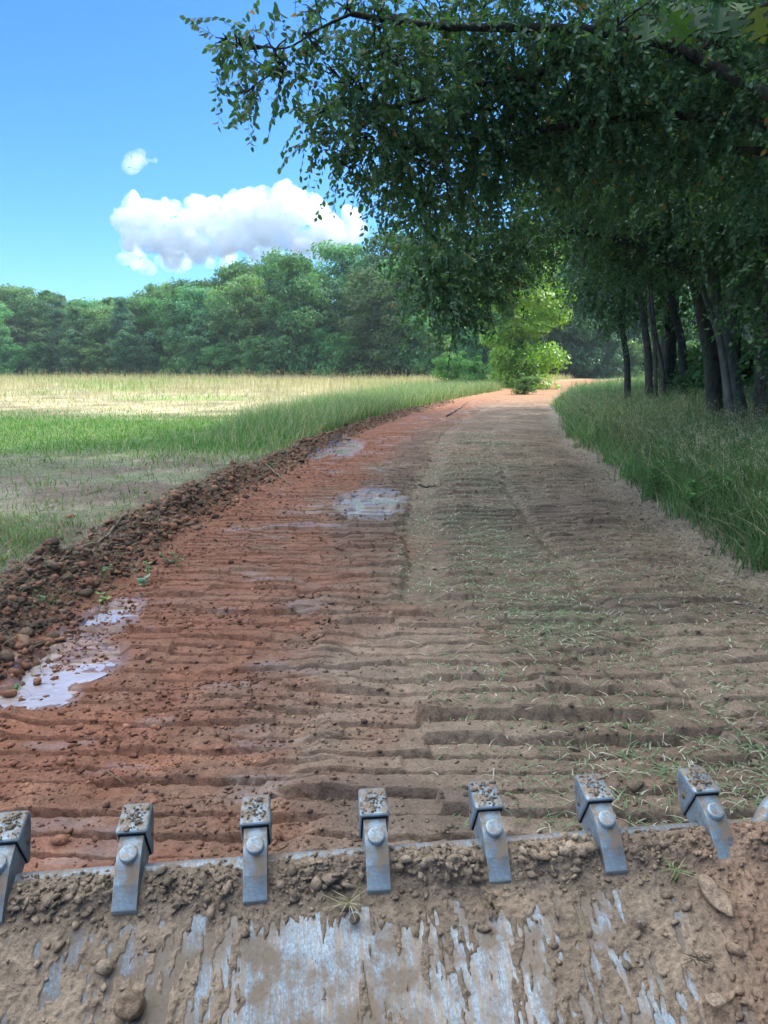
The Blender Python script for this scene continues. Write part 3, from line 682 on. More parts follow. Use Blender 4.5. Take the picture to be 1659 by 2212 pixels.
# --- the big elm-like tree: trunk outside the frame beside the loader, limbs over the road
def PB(dx, dy, dep, r, dm=1.): return (P(dx, dy, dep), (r, r * 1.1, r * .8), dm)
tx, ty = 6.9, 8.2
near_blobs = []
for d in [(478, 85, 7, .10, .7), (510, 98, 7, .16), (550, 108, 7.1, .2), (595, 118, 7.1, .26), (580, 160, 7.1, .24), (540, 195, 7, .14), (610, 165, 7.2, .2), (655, 70, 7.2, .2), (685, 25, 7.3, .24), (685, 105, 7.3, .10), (745, 15, 7.5, .28),
          (800, 50, 7.6, .38), (815, 130, 7.7, .42), (860, 40, 8, .55), (790, 205, 8, .45), (735, 225, 8, .28), (690, 245, 8, .2), (670, 262, 8, .12), (745, 290, 8, .38), (815, 270, 8.2, .42), (870, 150, 8.3, .7), (745, 180, 7.8, .3), (720, 150, 7.7, .2), (880, 250, 8.4, .7),
          (765, 335, 8.2, .22), (730, 352, 8.2, .10), (755, 372, 8.2, .10), (825, 340, 8.6, .42), (880, 350, 8.8, .6), (850, 390, 8.8, .22), (880, 415, 9.2, .25), (905, 440, 9.4, .4), (940, 60, 9, .9), (960, 200, 9, .9), (960, 330, 9.3, .9), (940, 430, 9.8, .75),
          (1040, 100, 9, 1.0), (1050, 250, 9.5, 1.0), (1030, 360, 10, .8), (1130, 60, 9, 1.0), (1140, 190, 9.5, 1.0), (1150, 310, 10, .8), (1230, 110, 9, 1.0), (1250, 250, 9.5, 1.0), (1330, 60, 8.5, .9), (1340, 180, 9, 1.0), (1350, 310, 10, 1.1), (1440, 230, 9.5, 1.0),
          (1440, 60, 9, .9), (1530, 130, 9, .9), (1560, 260, 9.5, 1.0), (1450, 360, 10.5, 1.1), (1600, 40, 8.5, .8), (1240, 370, 10.5, .8), (1640, 180, 8.5, .8), (1650, 330, 9.5, .9)]:
    near_blobs.append(PB(*d))
b0 = np.array([tx, ty, gz(tx, ty)])
limbs = [([b0 + [-.1, 0, 3.2], P(1640, 210, 8.2), P(1480, 95, 8.6), P(1300, 60, 8.5), P(1100, 60, 8.4), P(900, 60, 8), P(760, 30, 7.6)], .085),
         ([b0 + [-.1, .1, 2.9], P(1659, 250, 8.6), P(1560, 260, 9), P(1430, 240, 9.2), P(1250, 270, 9.4), P(1050, 300, 9.2), P(860, 320, 8.8)], .08),
         ([P(1300, 60, 8.5), P(1180, 160, 9), P(1000, 190, 9), P(860, 230, 8.4)], .05),
         ([P(760, 30, 7.6), P(690, 60, 7.3), P(620, 110, 7.1), P(540, 95, 7.05)], .016),
         ([P(1659, 330, 9), P(1600, 320, 9.3), P(1480, 340, 10), P(1350, 360, 10.4)], .05)]
big_tree('elm_tree', 'large dark green tree nearest the bucket, its long limbs arching over the road', [b0, b0 + [-.1, .1, 2.5], b0 + [.1, .3, 6], b0 + [0, .5, 10], b0 + [.4, .2, 14]], .3,
         near_blobs, .078, 18, 135, limbs=limbs, droop=.3, podd=.012, seed=3)

# --- the second row: trees standing on the bank, crowns joining over the road
def PT(lst, dep): return [P(a, b, dep) for a, b in lst]
def on_ground(dx, dep):
    x = (dx * 768 / 1659 - 384) / FPX * dep; y = dep * 1.017 - .25; return np.array([x, y, gz(x, y)])
def trunk(dx, dep, lst, top):
    b = on_ground(dx, dep); pts = [b] + [P(a, c, dep) for a, c in lst]; e = pts[-1].copy(); e[2] += top; e[0] -= .3; return pts + [e]
tA = trunk(1552, 17, [(1535, 760), (1500, 600), (1440, 400), (1420, 280)], 4)
big_tree('leaning_tree', 'tall rough-barked tree leaning over the road, beside the pale forked trunk', tA, .19,
         [PB(*d) for d in [(900, 500, 12.5, .55), (925, 560, 12.5, .7), (900, 600, 12.5, .4), (960, 620, 12.8, .75), (960, 670, 12.8, .5), (985, 705, 12.8, .25), (1000, 560, 13, 1.0), (1020, 640, 13, .6), (945, 500, 13, .8), (1040, 470, 13.5, 1.0), (1075, 545, 13.5, .7), (1120, 505, 14, .8), (1020, 580, 13.5, .9),
                            (1140, 540, 14.5, .5), (1190, 490, 15, .8), (1200, 450, 15, .8), (1290, 500, 16, 1.1), (1280, 430, 15, 1.1), (1360, 470, 16, 1.4), (1340, 550, 17, 1.1), (1430, 520, 16, 1.3), (1450, 430, 15, 1.3), (1380, 380, 14.5, 1.2), (1500, 380, 15, 1.4), (1200, 330, 14, 1.0), (1110, 350, 13, .8), (1060, 420, 13, .7)]],
         .09, 15, 125, limbs=[(PT([(1500, 600), (1400, 540), (1280, 500), (1150, 500), (1030, 520)], 15), .09), (PT([(1440, 400), (1360, 430), (1260, 470), (1180, 480)], 15.5), .07), ([P(1030, 520, 14), P(980, 590, 13), P(970, 660, 12.8)], .03)], droop=.35, podd=.006, seed=5)
tB = trunk(1610, 16, [(1575, 760), (1545, 640), (1530, 500), (1525, 300)], 4)
big_tree('forked_tree', 'grey forked trunk standing in the tall grass next to the leaning tree', tB, .18,
         [PB(*d) for d in [(1540, 460, 14.5, 1.4), (1600, 400, 14, 1.4), (1640, 500, 14, 1.3), (1600, 500, 16, 1.0), (1500, 470, 18, 1.2), (1660, 600, 14, .8), (1590, 330, 13, 1.3)]], .09, 14, 110, bark=M_BARKL, droop=.6, podd=.004, seed=6)
tC = trunk(1590, 15.4, [(1558, 740), (1520, 630), (1490, 520), (1470, 400)], 3)
big_tree('birch_tree', 'slender pale trunk between the leaning tree and the grey forked trunk', tC, .085, [PB(1465, 380, 15, 1.0), PB(1440, 470, 15, .8)], .09, 12, 90, bark=M_BARKL, seed=7)
tD = trunk(1655, 15, [(1650, 760), (1640, 600), (1640, 400)], 5)
big_tree('thick_tree', 'thick dark trunk at the near end of the wood, behind the grey one', tD, .21,
         [PB(*d) for d in [(1655, 700, 11.5, .5), (1640, 740, 11, .3), (1665, 620, 12, .8), (1650, 450, 13, 1.3)]], .10, 12, 110, (.03, .09, .03), (.06, .14, .04), droop=.7, podd=0, seed=8)
tE = trunk(1357, 28, [(1355, 780), (1342, 700), (1325, 600)], 3)
big_tree('young_tree', 'slim trunk standing alone where the wood meets the sunny field', tE, .14,
         [PB(*d) for d in [(1310, 600, 27, 1.6), (1330, 640, 27, 1.2), (1290, 570, 27, 1.6), (1350, 560, 28, 2.2), (1390, 610, 28, 1.6), (1275, 610, 27, 1.0), (1335, 680, 27, .7)]], .14, 12, 60, droop=.5, podd=0, seed=9)
mid = [(1405, 26, [(1400, 760), (1385, 650), (1370, 560)], .19, 'crooked dark trunk behind the slim lone trunk'),
       (1418, 24, [(1416, 760), (1404, 680), (1396, 560)], .09, 'thin grey trunk close beside a crooked dark one'),
       (1436, 25, [(1432, 800), (1412, 700), (1405, 600)], .11, 'thin dark trunk bending away from the road'),
       (1478, 27, [(1474, 740), (1452, 660), (1440, 560)], .22, 'stout dark trunk leaning in the middle of the wood'),
       (1462, 31, [(1456, 760), (1452, 650), (1448, 560)], .13, 'straight dark trunk deep in the wood behind the stout one')]
for i, (dx, dep, pts, r, lb) in enumerate(mid):
    tr = trunk(dx, dep, pts, 4); tp_ = tr[-2]
    bl = [(tp_ + np.array([rng.uniform(-3, 3), rng.uniform(-2, 2), rng.uniform(1.0, 5)]), (2.0, 2.0, 1.4)) for _ in range(7)]
    big_tree('wood_tree', lb, tr, r * .82, bl, .15, 12, 42, droop=.5, podd=0, seed=20 + i, mleaf=M_LEAF)

# --- shared crowns for the rest of the wood and for the far wood
def crown_mesh(name, H, Rc, nb, leaf, nleaf, cA, cB, low=.25, shape='round', seed=0):
    """clumps of small leaves around branch ends; returns leaf arrays and branch ends"""
    r = np.random.default_rng(seed); cs = []; rad = []
    for i in range(nb):
        t = (i + .5) / nb; z = low + (1 - low) * t
        if shape == 'cone': rr = Rc * min(1, 1.9 * (1 - z) ** .5) * .8 + .25
        elif shape == 'pine': rr = Rc * (1.05 - z) ** .55
        else: rr = Rc * math.sqrt(max(0.02, 1 - ((z - low - (1 - low) * .45) / ((1 - low) * .62)) ** 2))
        a = i * 2.399 + r.uniform(-.4, .4); q = rr * (r.uniform(.45, 1.0) if i % 3 else r.uniform(0, .4))
        cs.append([q * math.cos(a), q * math.sin(a), z * H * .96 + r.normal(0, .05 * H)]); rad.append(Rc * r.choice([.17, .24, .32, .42]) * (1.1 - .3 * t))
    cs = np.array(cs); rad = np.array(rad)
    per = nleaf // nb; n = per * nb
    C0 = np.repeat(cs, per, 0); R0 = np.repeat(rad, per)[:, None]
    u = unit(r.normal(size=(n, 3))); ra = r.random((n, 1)) ** .33
    sq = np.array([1.15, 1.15, .62]) if shape != 'pine' else np.array([1.3, 1.3, .3])
    p = C0 + u * ra * R0 * sq + r.normal(0, .06 * Rc, (n, 3)) * .6
    if shape == 'pine': p[:, 2] -= .25 * np.linalg.norm((p - C0)[:, :2], axis=1)
    nrm = unit(u * .9 + r.normal(0, .55, (n, 3)) + np.array([0, 0, .45])); ax = unit(np.cross(nrm, r.normal(size=(n, 3)))); sd_ = np.cross(nrm, ax)
    L_ = leaf * r.uniform(.6, 1.35, (n, 1)); W_ = L_ * (.42 if shape != 'pine' else .16)
    V = np.stack([p - ax * L_ * .5, p + sd_ * W_ * .6 - ax * L_ * .1, p + ax * L_ * .5, p - sd_ * W_ * .6 - ax * L_ * .1], 1).reshape(-1, 3)
    F = (np.arange(n) * 4)[:, None] + np.arange(4)[None]
    k = r.random((n, 1)); tone = np.repeat(r.uniform(.8, 1.2, (nb, 1)), per, 0)
    return V, F, (np.array(cA) * (1 - k) + np.array(cB) * k) * tone, cs
def proto_tree(name, H, Rc, r0, nb, leaf, nleaf, cA, cB, low, shape, mleaf, seed, bark=None, fork=0):
    root = empty(name, (0, 0, 0)); r = np.random.default_rng(seed + 99)
    V, F, Cc, cs = crown_mesh(name, H, Rc, nb, leaf, nleaf, cA, cB, low, shape, seed)
    mesh('crown', V, F, mleaf, root, fcol=Cc)
    tb = MB(); top = H * (.97 if shape != 'round' else .8)
    tp = smooth_path([[0, 0, -.4], [r.uniform(-.2, .2), r.uniform(-.2, .2), top * .3], [r.uniform(-.4, .4), r.uniform(-.4, .4), top * .65], [0, 0, top]], 16)
    tr = r0 * np.linspace(1, .12, 16); tr[0] *= 1.3; tb.tube(tp, tr, 9, rough=.15, seed=seed)
    for i, c in enumerate(cs):
        if i % (1 if nb < 40 else 2): continue
        zz = c[2] - .45 * math.hypot(c[0], c[1]) - .3; j = int(np.argmin(abs(tp[:, 2] - zz)))
        p = wiggle(tp[j], c, 6, .07, .03, seed + i); tb.tube(p, np.linspace(min(tr[j] * .55, .07), .012, 6), 5, cap=False)
    tb.build('trunk', bark or M_BARK, root)
    return root
gA, gB = (.04, .10, .035), (.08, .16, .055)
WOOD = [proto_tree('wood_tree', 19, 4.6, .26, 60, .24, 15000, gA, gB, .28, 'round', M_LEAFV, 301),
        proto_tree('wood_tree', 22, 4.2, .28, 64, .24, 16000, gA, gB, .32, 'round', M_LEAFV, 302),
        proto_tree('wood_tree', 17, 4.8, .22, 56, .24, 15000, gA, gB, .22, 'round', M_LEAFV, 303)]
used = set()
def place(proto, x, y, s, rz, label, cat, group=None, name=None, z=None):
    if id(proto) in used: o = copy_tree(proto)
    else: o = proto; used.add(id(proto))
    o.location = (x, y, (gz(x, y) if z is None else z)); o.scale = (s, s, s * random.uniform(.94, 1.08)); o.rotation_euler = (0, 0, rz)
    if name: o.name = name
    for k in ('label', 'category', 'group'):
        if k in o: del o[k]
    tag(o, label, cat, group); return o
sides = [(9.2, 20), (10.6, 24), (12.6, 18), (11.6, 30), (14, 26), (15.5, 21), (13.6, 37), (17, 32), (19, 25), (16.6, 44), (20, 39), (22, 31), (12.0, 13), (15.5, 14), (18.5, 17), (24, 42), (26, 38),
         (9.6, 4.5), (13, 8), (10.5, -1.5), (15, 2), (18, 8), (22, 12), (25, 20), (28, 28), (30, 36), (9.8, -6), (15.5, -5), (21, -2), (20, 5), (27, 8), (31, 18)] + [(-34, -26), (-26, -30), (-18, -27), (-10, -31), (-2, -27), (6, -30), (13, -26), (-42, -30)]  # last list: unseen row added behind the loader to block low sky
for i, (x, y) in enumerate(sides):
    px = x / y if y > 0 else 9
    lab = 'tree deep in the dark wood behind the trunks on the bank' if 0 < px < .56 else ('unseen tree added far behind the loader to block low sky' if y < -20 else 'tall tree of the wood standing beside the bucket, over the bank')
    place(WOOD[i % 3], x + random.uniform(-.5, .5), y + random.uniform(-.7, .7), random.uniform(.9, 1.08), random.uniform(0, 6.28), lab, 'tree', 'trees of the wood beside the road' if y > -20 else 'unseen trees added behind the loader to block low sky')
# undergrowth shrubs on the wood's floor
bush = proto_tree('bush', 2.4, 1.5, .05, 22, .13, 6000, (.03, .085, .025), (.07, .15, .04), .1, 'round', M_LEAFV, 330)
for i in range(34):
    y = 11 + (i / 34) * 22; x = float(xR(np.array([y]))[0]) + random.uniform(5.5, 10) + (1.5 if y < 22 else 0)
    place(bush, x, y, random.uniform(.6, 1.15), random.uniform(0, 6.28), 'leafy dark shrub on the shaded floor of the wood', 'shrub', 'undergrowth shrubs between the trunks')

wd0 = proto_tree('verge_weed', .9, .42, .008, 16, .085, 900, (.08, .19, .06), (.16, .29, .10), .15, 'round', M_LEAFV, 350)
for i in range(22):
    y = math.exp(random.uniform(math.log(6), math.log(34))); x = float(xR(np.array([y]))[0]) + random.uniform(.7, 4.8)
    place(wd0, x, y, random.uniform(.5, .85), random.uniform(0, 6.28), 'broad-leaved weed standing among the tall verge grass', 'weed', 'leafy weeds in the verge')
# --- bright young tree at the bend and low shrubs round it
bt = proto_tree('maple_tree', 10.5, 3.7, .14, 52, .30, 34000, (.17, .32, .035), (.29, .46, .055), .04, 'round', M_LEAF, 340)
bx, by = G(1120, 836, 1.0); by = 62.0; by = 74.0; bx = (1122 * 768 / 1659 - 384) / FPX * 73
place(bt, bx, by, 1.28, .7, 'bright yellow-green tree lit by the sun at the bend of the road', 'tree')
sh = proto_tree('roadside_shrub', 2.6, 1.9, .04, 24, .22, 6000, (.10, .22, .04), (.19, .33, .08), .05, 'round', M_LEAFV, 341)
for i, (dx, dep, s, lb) in enumerate([(1020, 68, 1.0, 'pale green shrub left of the bright tree at the bend'), (985, 74, 1.25, 'taller pale shrub behind the roadside grass, before the far wood'), (1130, 60, .55, 'small leafy bush at the foot of the bright tree')]):
    place(sh, (dx * 768 / 1659 - 384) / FPX * dep, dep, s, i * 1.7, lb, 'shrub')

# --- the far wood
FAR = {
 'oak': proto_tree('oak_tree', 17, 5.4, .25, 70, .55, 15000, (.075, .175, .07), (.13, .26, .10), .08, 'round', M_FAR, 401),
 'tulip': proto_tree('broadleaf_tree', 19, 4.6, .25, 75, .5, 15000, (.095, .19, .055), (.155, .27, .075), .1, 'cone', M_FAR, 402),
 'pine': proto_tree('pine_tree', 17, 4.4, .22, 80, .75, 15000, (.055, .135, .065), (.10, .20, .09), .08, 'pine', M_FAR, 403),
 'cedar': proto_tree('cedar_tree', 10, 3.6, .16, 60, .5, 12000, (.055, .13, .06), (.10, .20, .085), .0, 'cone', M_FAR, 404),
 'low': proto_tree('sumac_tree', 7, 4.0, .1, 46, .45, 11000, (.075, .17, .055), (.13, .24, .08), .0, 'round', M_FAR, 405)}
desc = {'oak': 'rounded dark broadleaf tree', 'tulip': 'tall yellowish-green tree', 'pine': 'bluish level-branched pine', 'cedar': 'dense conical cedar', 'low': 'low light green tree'}
cats = {'oak': 'tree', 'tulip': 'tree', 'pine': 'pine', 'cedar': 'cedar', 'low': 'tree'}
fx = np.array([-400, -260, -130, -60, -20, 5, 30, 60, 100, 160, 400]); fy = np.array([210, 185, 152, 132, 114, 108, 118, 132, 140, 160, 240])
def front(x): return float(np.interp(x, fx, fy))
zones = [(-999, -.42, 'farthest from the road'), (-.42, -.26, 'under the small low cloud'), (-.26, -.10, 'under the big cloud'), (-.10, .02, "under the cloud's thick end"), (.02, .12, 'by the hanging branches'), (.12, .30, 'beyond the bright tree'), (.30, 999, 'behind the roadside wood')]
cnt = {}
def zone(x, y):
    r = x / y
    for a, b, t_ in zones:
        if a <= r < b: return t_
rows = [(0, 4.5, ['low', 'cedar', 'low', 'cedar', 'oak', 'low', 'cedar'], (.75, 1.1), 'front row of the far wood'),
        (6, 5.6, ['pine', 'oak', 'cedar', 'oak', 'pine', 'tulip'], (.72, .95), 'second row of the far wood'),
        (13, 5.8, ['oak', 'tulip', 'oak', 'tulip', 'pine'], (.85, 1.06), 'middle of the far wood'),
        (17, 4.0, ['low', 'cedar'], (.8, 1.0), 'understorey of the far wood'),
        (21, 5.0, ['tulip', 'oak', 'tulip', 'oak'], (1.0, 1.18), 'skyline of the far wood')]
for off, gap, kinds, (s0, s1), rn in rows:
    x = -112.0
    while x < 100:
        y = front(x) + off + random.uniform(-2, 2); k = random.choice(kinds)
        if k == 'tulip': kk = .85
        else: kk = 1.0
        s = kk * random.uniform(s0, s1) * (.97 + .2 * math.exp(-((x - 4) / 22) ** 2)) * (.84 if -34 < x < -8 and off > 10 else 1)
        pxx = 384 + FPX * x / y; top_px = float(np.interp(pxx, [-60, 0, 60, 105, 150, 200, 235, 275, 300, 330, 380, 440], [300, 292, 288, 296, 288, 272, 263, 260, 249, 238, 243, 242]))
        hmax = (CAM_H + y * math.tan(math.atan((512 - top_px) / FPX) - PITCH) - gz(x, y)) / (19 if k == 'tulip' else 17)
        if off > 20: s = hmax * random.uniform(.90, 1.03)
        else: s = min(s, hmax * random.uniform(.86, .98))
        if x / y > -.62: place(FAR[k], x, y, s, random.uniform(0, 6.28), f'{desc[k]}, {rn}, {zone(x, y)}', cats[k], f'{rn}')
        x += gap * random.uniform(.75, 1.25)

by_label = {}
for o in col.objects:
    if o.get('group', '').endswith('far wood'): by_label.setdefault(o['label'], []).append(o)
for lb, os_ in by_label.items():
    words_ = {2: ['leftmost', 'rightmost'], 3: ['leftmost', 'middle', 'rightmost'], 4: ['leftmost', 'left-centre', 'right-centre', 'rightmost']}.get(len(os_))
    if words_:
        for w_, o in zip(words_, sorted(os_, key=lambda q: q.location.x / q.location.y)): o['label'] = w_ + ' ' + lb

# ------------------------------------------------------------------ loader bucket with teeth
BYAW = R(6.8); SP = .312; TILT = R(30)
org = P(815, 1836, 1.96)
bk = empty('loader_bucket', tuple(org), BYAW)
tag(bk, 'toothed steel loader bucket caked with soil, its cutting edge raised above the road', 'loader bucket')
cT, sT = math.cos(TILT), math.sin(TILT)
def BL(u, s, w):   # bucket point: u sideways, s back from the edge along the floor, w off the floor
    return np.stack([u + 0 * s, -s * cT + w * sT * -1 * -1 * 0 + (-w * sT), -s * sT + w * cT], -1)
U0, U1 = -1.45, 1.08      # side to side
# floor plate with a curved heel and back
prof = [(0, 0)]
for s in np.linspace(.02, .62, 10): prof.append((-s * cT, -s * sT))
cx_, cz_ = prof[-1]; rad = .32; a0 = TILT
for a in np.linspace(0, R(105), 12)[1:]:
    prof.append((cx_ - rad * (math.sin(a0) * 0) - rad * (math.sin(a - a0) + math.sin(a0)), cz_ + rad * (math.cos(a0) - math.cos(a - a0)) * 1 ))
prof = np.array(prof); ex = prof[-1]; prof = np.vstack([prof, [ex[0] + .10, ex[1] + .28]])
th_ = .022
tn = np.gradient(prof, axis=0); tn /= np.linalg.norm(tn, axis=1)[:, None]; nrm = np.stack([-tn[:, 1], tn[:, 0]], -1)
if nrm[0][1] > 0: nrm = -nrm
loop = np.vstack([prof, (prof + nrm * th_)[::-1]]); L_ = len(loop)
V = np.concatenate([np.c_[np.full(L_, U0), loop], np.c_[np.full(L_, U1), loop]]); k = np.arange(L_)
F = np.stack([k, (k + 1) % L_, (k + 1) % L_ + L_, k + L_], -1); n_ = len(prof)
E = np.stack([k[:n_ - 1], k[:n_ - 1] + 1, L_ - 2 - k[:n_ - 1], L_ - 1 - k[:n_ - 1]], -1)
mesh('floor_plate', V, np.concatenate([F, E, (E + L_)[:, ::-1]]), M_STEEL, bk)
# side plates, set outside the floor ends
for u in (U0 - .02, U1 + .002):
    pr = prof[5:]; top = [[pr[-1][0] + .12, pr[-1][1] + .02], [pr[0][0] - .05, pr[0][1] + .24]]
    pl = np.vstack([pr - [0, .02], top]); m_ = len(pl); c0 = pl.mean(0)
    V = np.concatenate([np.c_[np.full(m_, u), pl], np.c_[np.full(m_, u + .018), pl], [[u, *c0], [u + .018, *c0]]]); k = np.arange(m_)
    mesh('side_plate', V, [np.stack([k, (k + 1) % m_, (k + 1) % m_ + m_, k + m_], -1), np.concatenate([np.stack([(k + 1) % m_, k, np.full(m_, 2 * m_)], -1), np.stack([k + m_, (k + 1) % m_ + m_, np.full(m_, 2 * m_ + 1)], -1)])], M_STEEL, bk)

import bmesh
def prism(name, outline, x0, x1, m, parent, bev=.004, taper=None, segs=2):
    """side outline (y,z) swept from x0 to x1, edges bevelled; taper(y) scales the width"""
    bm = bmesh.new(); A = []; B = []
    for (y, z) in outline:
        s = taper(y) if taper else 1
        A.append(bm.verts.new((x0 * s, y, z))); B.append(bm.verts.new((x1 * s, y, z)))
    bm.faces.new(A[::-1]); bm.faces.new(B); n = len(A)
    for i in range(n): bm.faces.new((A[i], A[(i + 1) % n], B[(i + 1) % n], B[i]))
    bmesh.ops.recalc_face_normals(bm, faces=bm.faces)
    if bev: bmesh.ops.bevel(bm, geom=list(bm.edges), offset=bev, segments=segs, affect='EDGES', profile=.6)
    bmesh.ops.triangulate(bm, faces=[f for f in bm.faces if len(f.verts) > 4])
    me = bpy.data.meshes.new(name); bm.to_mesh(me); bm.free(); me.materials.append(m)
    for p in me.polygons: p.use_smooth = True
    try: me.set_sharp_from_angle(angle=R(40))
    except Exception: pass
    o = bpy.data.objects.new(name, me); col.objects.link(o); o.parent = parent; return o
# one tooth in bucket axes: y forward, z up; the floor falls back at TILT
def fl(s, w): return (-s * cT - w * sT, -s * sT + w * cT)
sw = .030
def make_tooth():
    out = [fl(.115, .002), fl(.112, .020), fl(.06, .042), fl(0, .06), fl(-.06, .06), fl(-.085, .052), fl(-.085, -.04), fl(-.03, -.04), fl(-.014, -.024), fl(-.014, .001), fl(.110, .001)]
    t = prism('tooth', out, -sw, sw, M_TOOTH, bk, .003)
    # forged cap: solid wedge, thick at the back
    bm_o = [fl(-.056, .080), fl(-.148, .052), fl(-.156, .040), fl(-.14, .01), fl(-.056, -.055)]
    cap = prism('tooth_cap', bm_o, -.0405, .0405, M_TOOTH, t, .010, taper=lambda y: 1.0 - .10 * sstep(.05, .15, y), segs=3)
    # near-black plate painting in the shade of the cap's open back
    dk = [fl(-.0545, .068), fl(-.07, .068), fl(-.07, -.042), fl(-.0545, -.042)]
    prism('cap_socket_shade', dk, -.0345, .0345, M_SOCKET_SHADE, t, 0)
    # round pin head on the shank
    th = np.linspace(0, 2 * np.pi, 25)[:-1]; mb = MB(); c = np.array(fl(-.006, .060))
    up = np.array([0, -sT, cT]); fw = np.array([0, cT, sT]); ct = np.array([0, c[0], c[1]])
    rings = []
    for rr, hh in ((.0225, -.01), (.0225, .010), (.0205, .0125), (.016, .0125), (.001, .012)):
        rings.append(np.array([ct + up * hh + rr * (np.cos(a) * np.array([1, 0, 0]) + np.sin(a) * fw) for a in th]))
    vv = np.concatenate(rings); m_ = len(th); i = np.arange(4)[:, None] * m_; j = np.arange(m_)[None]; q = (j + 1) % m_
    mb.add(vv, np.stack([i + j, i + q, i + m_ + q, i + m_ + j], -1).reshape(-1, 4)); mb.build('pin_head', M_TOOTH, t)
    # small bolt boss on each side of the cap
    for sx in (-1, 1):
        mb = MB(); cc = np.array(fl(-.085, .012)); mb.tube([[sx * .034, cc[0], cc[1]], [sx * .0412, cc[0], cc[1]]], .009, 12); mb.build('side_pin', M_RUST, t, smooth=False)
    return t
M_SOCKET_SHADE, _, _ = mat('socket_shade', (.03, .027, .025), .95, .1)
M_RUST, _, _ = mat('rusty_pin', (.2, .12, .07), .8, .2)
def tooth_dirt(t, seed):
    r = np.random.default_rng(seed); n = 150
    s_ = r.normal(-.105, .022, n); u_ = r.normal(0, .016, n); s_ = np.clip(s_, -.14, -.064); u_ = np.clip(u_, -.034, .034)
    w_ = .072 + (-.055 - s_) * -.23
    p = np.stack([u_, *[np.array(a) for a in zip(*[fl(a, b) for a, b in zip(s_,   .081 - (-.056 - s_) * .30)])]], -1)
    global rng
    o = clods('caked_soil', p, np.clip(r.gamma(.9, .0018, n) + .0008, .0008, .008), np.array([.25, .185, .13]) * r.uniform(.75, 1.25, (n, 1)), M_SOIL, 1, .6)
    o.parent = t
proto = make_tooth()
kids = [o for o in col.objects if o.parent == proto]
teeth = []
for i in range(-4, 4):
    if i == -4: t_ = proto
    else:
        t_ = proto.copy(); col.objects.link(t_); t_.parent = bk
        for c in kids: q_ = c.copy(); col.objects.link(q_); q_.parent = t_
    t_.location = (i * SP - .005, 0, 0); t_.rotation_euler = (R(rng.uniform(-1.2, 1.2)), 0, R(rng.uniform(-1.5, 1.5))); teeth.append(t_)
for i, t_ in enumerate(teeth): tooth_dirt(t_, 50 + i)
# cutting edge lip along the front
out = [fl(-.012, -.018), fl(-.012, -.003), fl(.0, .006), fl(.06, .006), fl(.075, -.0025), fl(.075, -.018)]
prism('cutting_edge', out, U0, U1, M_STEEL, bk, .002)
# bracket with bolt beside the last tooth
mb = MB(); pts = [(1.055, -.035, -.02), (1.09, .0, .0), (1.15, .035, .02), (1.25, .06, .03)]
mb.tube(smooth_path(pts, 12), np.linspace(.014, .044, 12), 14); mb.build('side_bracket', M_TOOTH, bk)
mb = MB(); mb.tube([(1.085, -.085, -.03), (1.2, -.065, -.04)], .022, 6); mb.tube([(1.075, -.088, -.03), (1.085, -.085, -.03)], .016, 16); mb.build('bracket_bolt', M_TOOTH, bk, smooth=False)

# soil lying in the bucket: a real skin over the plate, torn open where the metal is scraped bare
U, S = np.meshgrid(np.linspace(U0 + .004, U1 - .004, 640), np.linspace(.004, .60, 170))
patch = fbm(U * 4.2, S * 3.4, 3, 141) * .9 + fbm(U * 24 + S * 5, S * 8, 4, 142) * 1.5 + fbm(U * 100, S * 22, 3, 143) * 1.3
zone_ = np.exp(-((U + .12) / .55) ** 2) * sstep(.12, .22, S) * .36 + .16 * sstep(.13, .24, S) * sstep(.95, .6, np.abs(U + .05))
Hs = .003 - .013 * sstep(.22, .5, patch + zone_ * 1.1) * sstep(.11, .18, S + .03 * fbm(U * 5, U * 0, 2, 144))
tth = np.exp(-(((U + .005 + SP / 2) % SP - SP / 2) / .05) ** 2)
heap = np.exp(-((S - .06 - .03 * fbm(U * 4, U * 0, 2, 160)) / .045) ** 2) * (.018 + .055 * fbm(U * 4.5, S * 8, 4, 145) + .014 * sstep(-.1, .2, U)) * (1 - .8 * tth) * sstep(.0, .02, S)
rh = sstep(.75, .98, U) * .03
c_, v_ = cells(U * 42, S * 42, 146); c2_, v2_ = cells(U * 95, S * 95, 147)
Hs = Hs + np.clip(heap * (1 + 1.6 * fbm(U * 26, S * 26, 4, 152, .65)), -.006, .08) + rh * (.6 + fbm(U * 9, S * 9, 3, 150)) + (.010 * np.clip(.5 - c_, 0, 1) * (v_ > .5) + .0045 * np.clip(.5 - c2_, 0, 1)) * (1 + 1.5 * (heap > .01)) + .006 * fbm(U * 30, S * 30, 3, 148)
Hs = np.where(S < .012, np.minimum(Hs, .006), Hs)
Yb = -S * cT - Hs * sT; Zb = -S * sT + Hs * cT
cb = np.array([.28, .21, .15]) * (1 + .5 * fbm(U * 4, S * 4, 3, 149))[..., None]
k = (sstep(.62, .95, U + .2 * fbm(U * 4, S * 4, 3, 151)) )[..., None]; cb = cb * (1 - k) + np.array([.29, .19, .13]) * k
k = (np.exp(-((U - .35) / .3) ** 2) * (heap > .012))[..., None] * .35; cb = cb * (1 - k) + np.array([.13, .105, .08]) * k
so = mesh('bucket_soil', np.stack([U, Yb, Zb], -1).reshape(-1, 3), grid_faces(*U.shape)[:, ::-1], M_SOIL, vcol=cb.reshape(-1, 3), smooth=True)
so.location = bk.location; so.rotation_euler = bk.rotation_euler; tag(so, 'brown soil caked over the bucket floor, scraped thin down its middle', kind='stuff')
n = 8000
u_ = rng.uniform(U0 + .02, U1 - .02, n); s_ = np.where(rng.random(n) < .55, np.abs(rng.normal(.06, .03, n)), rng.uniform(.03, .58, n))
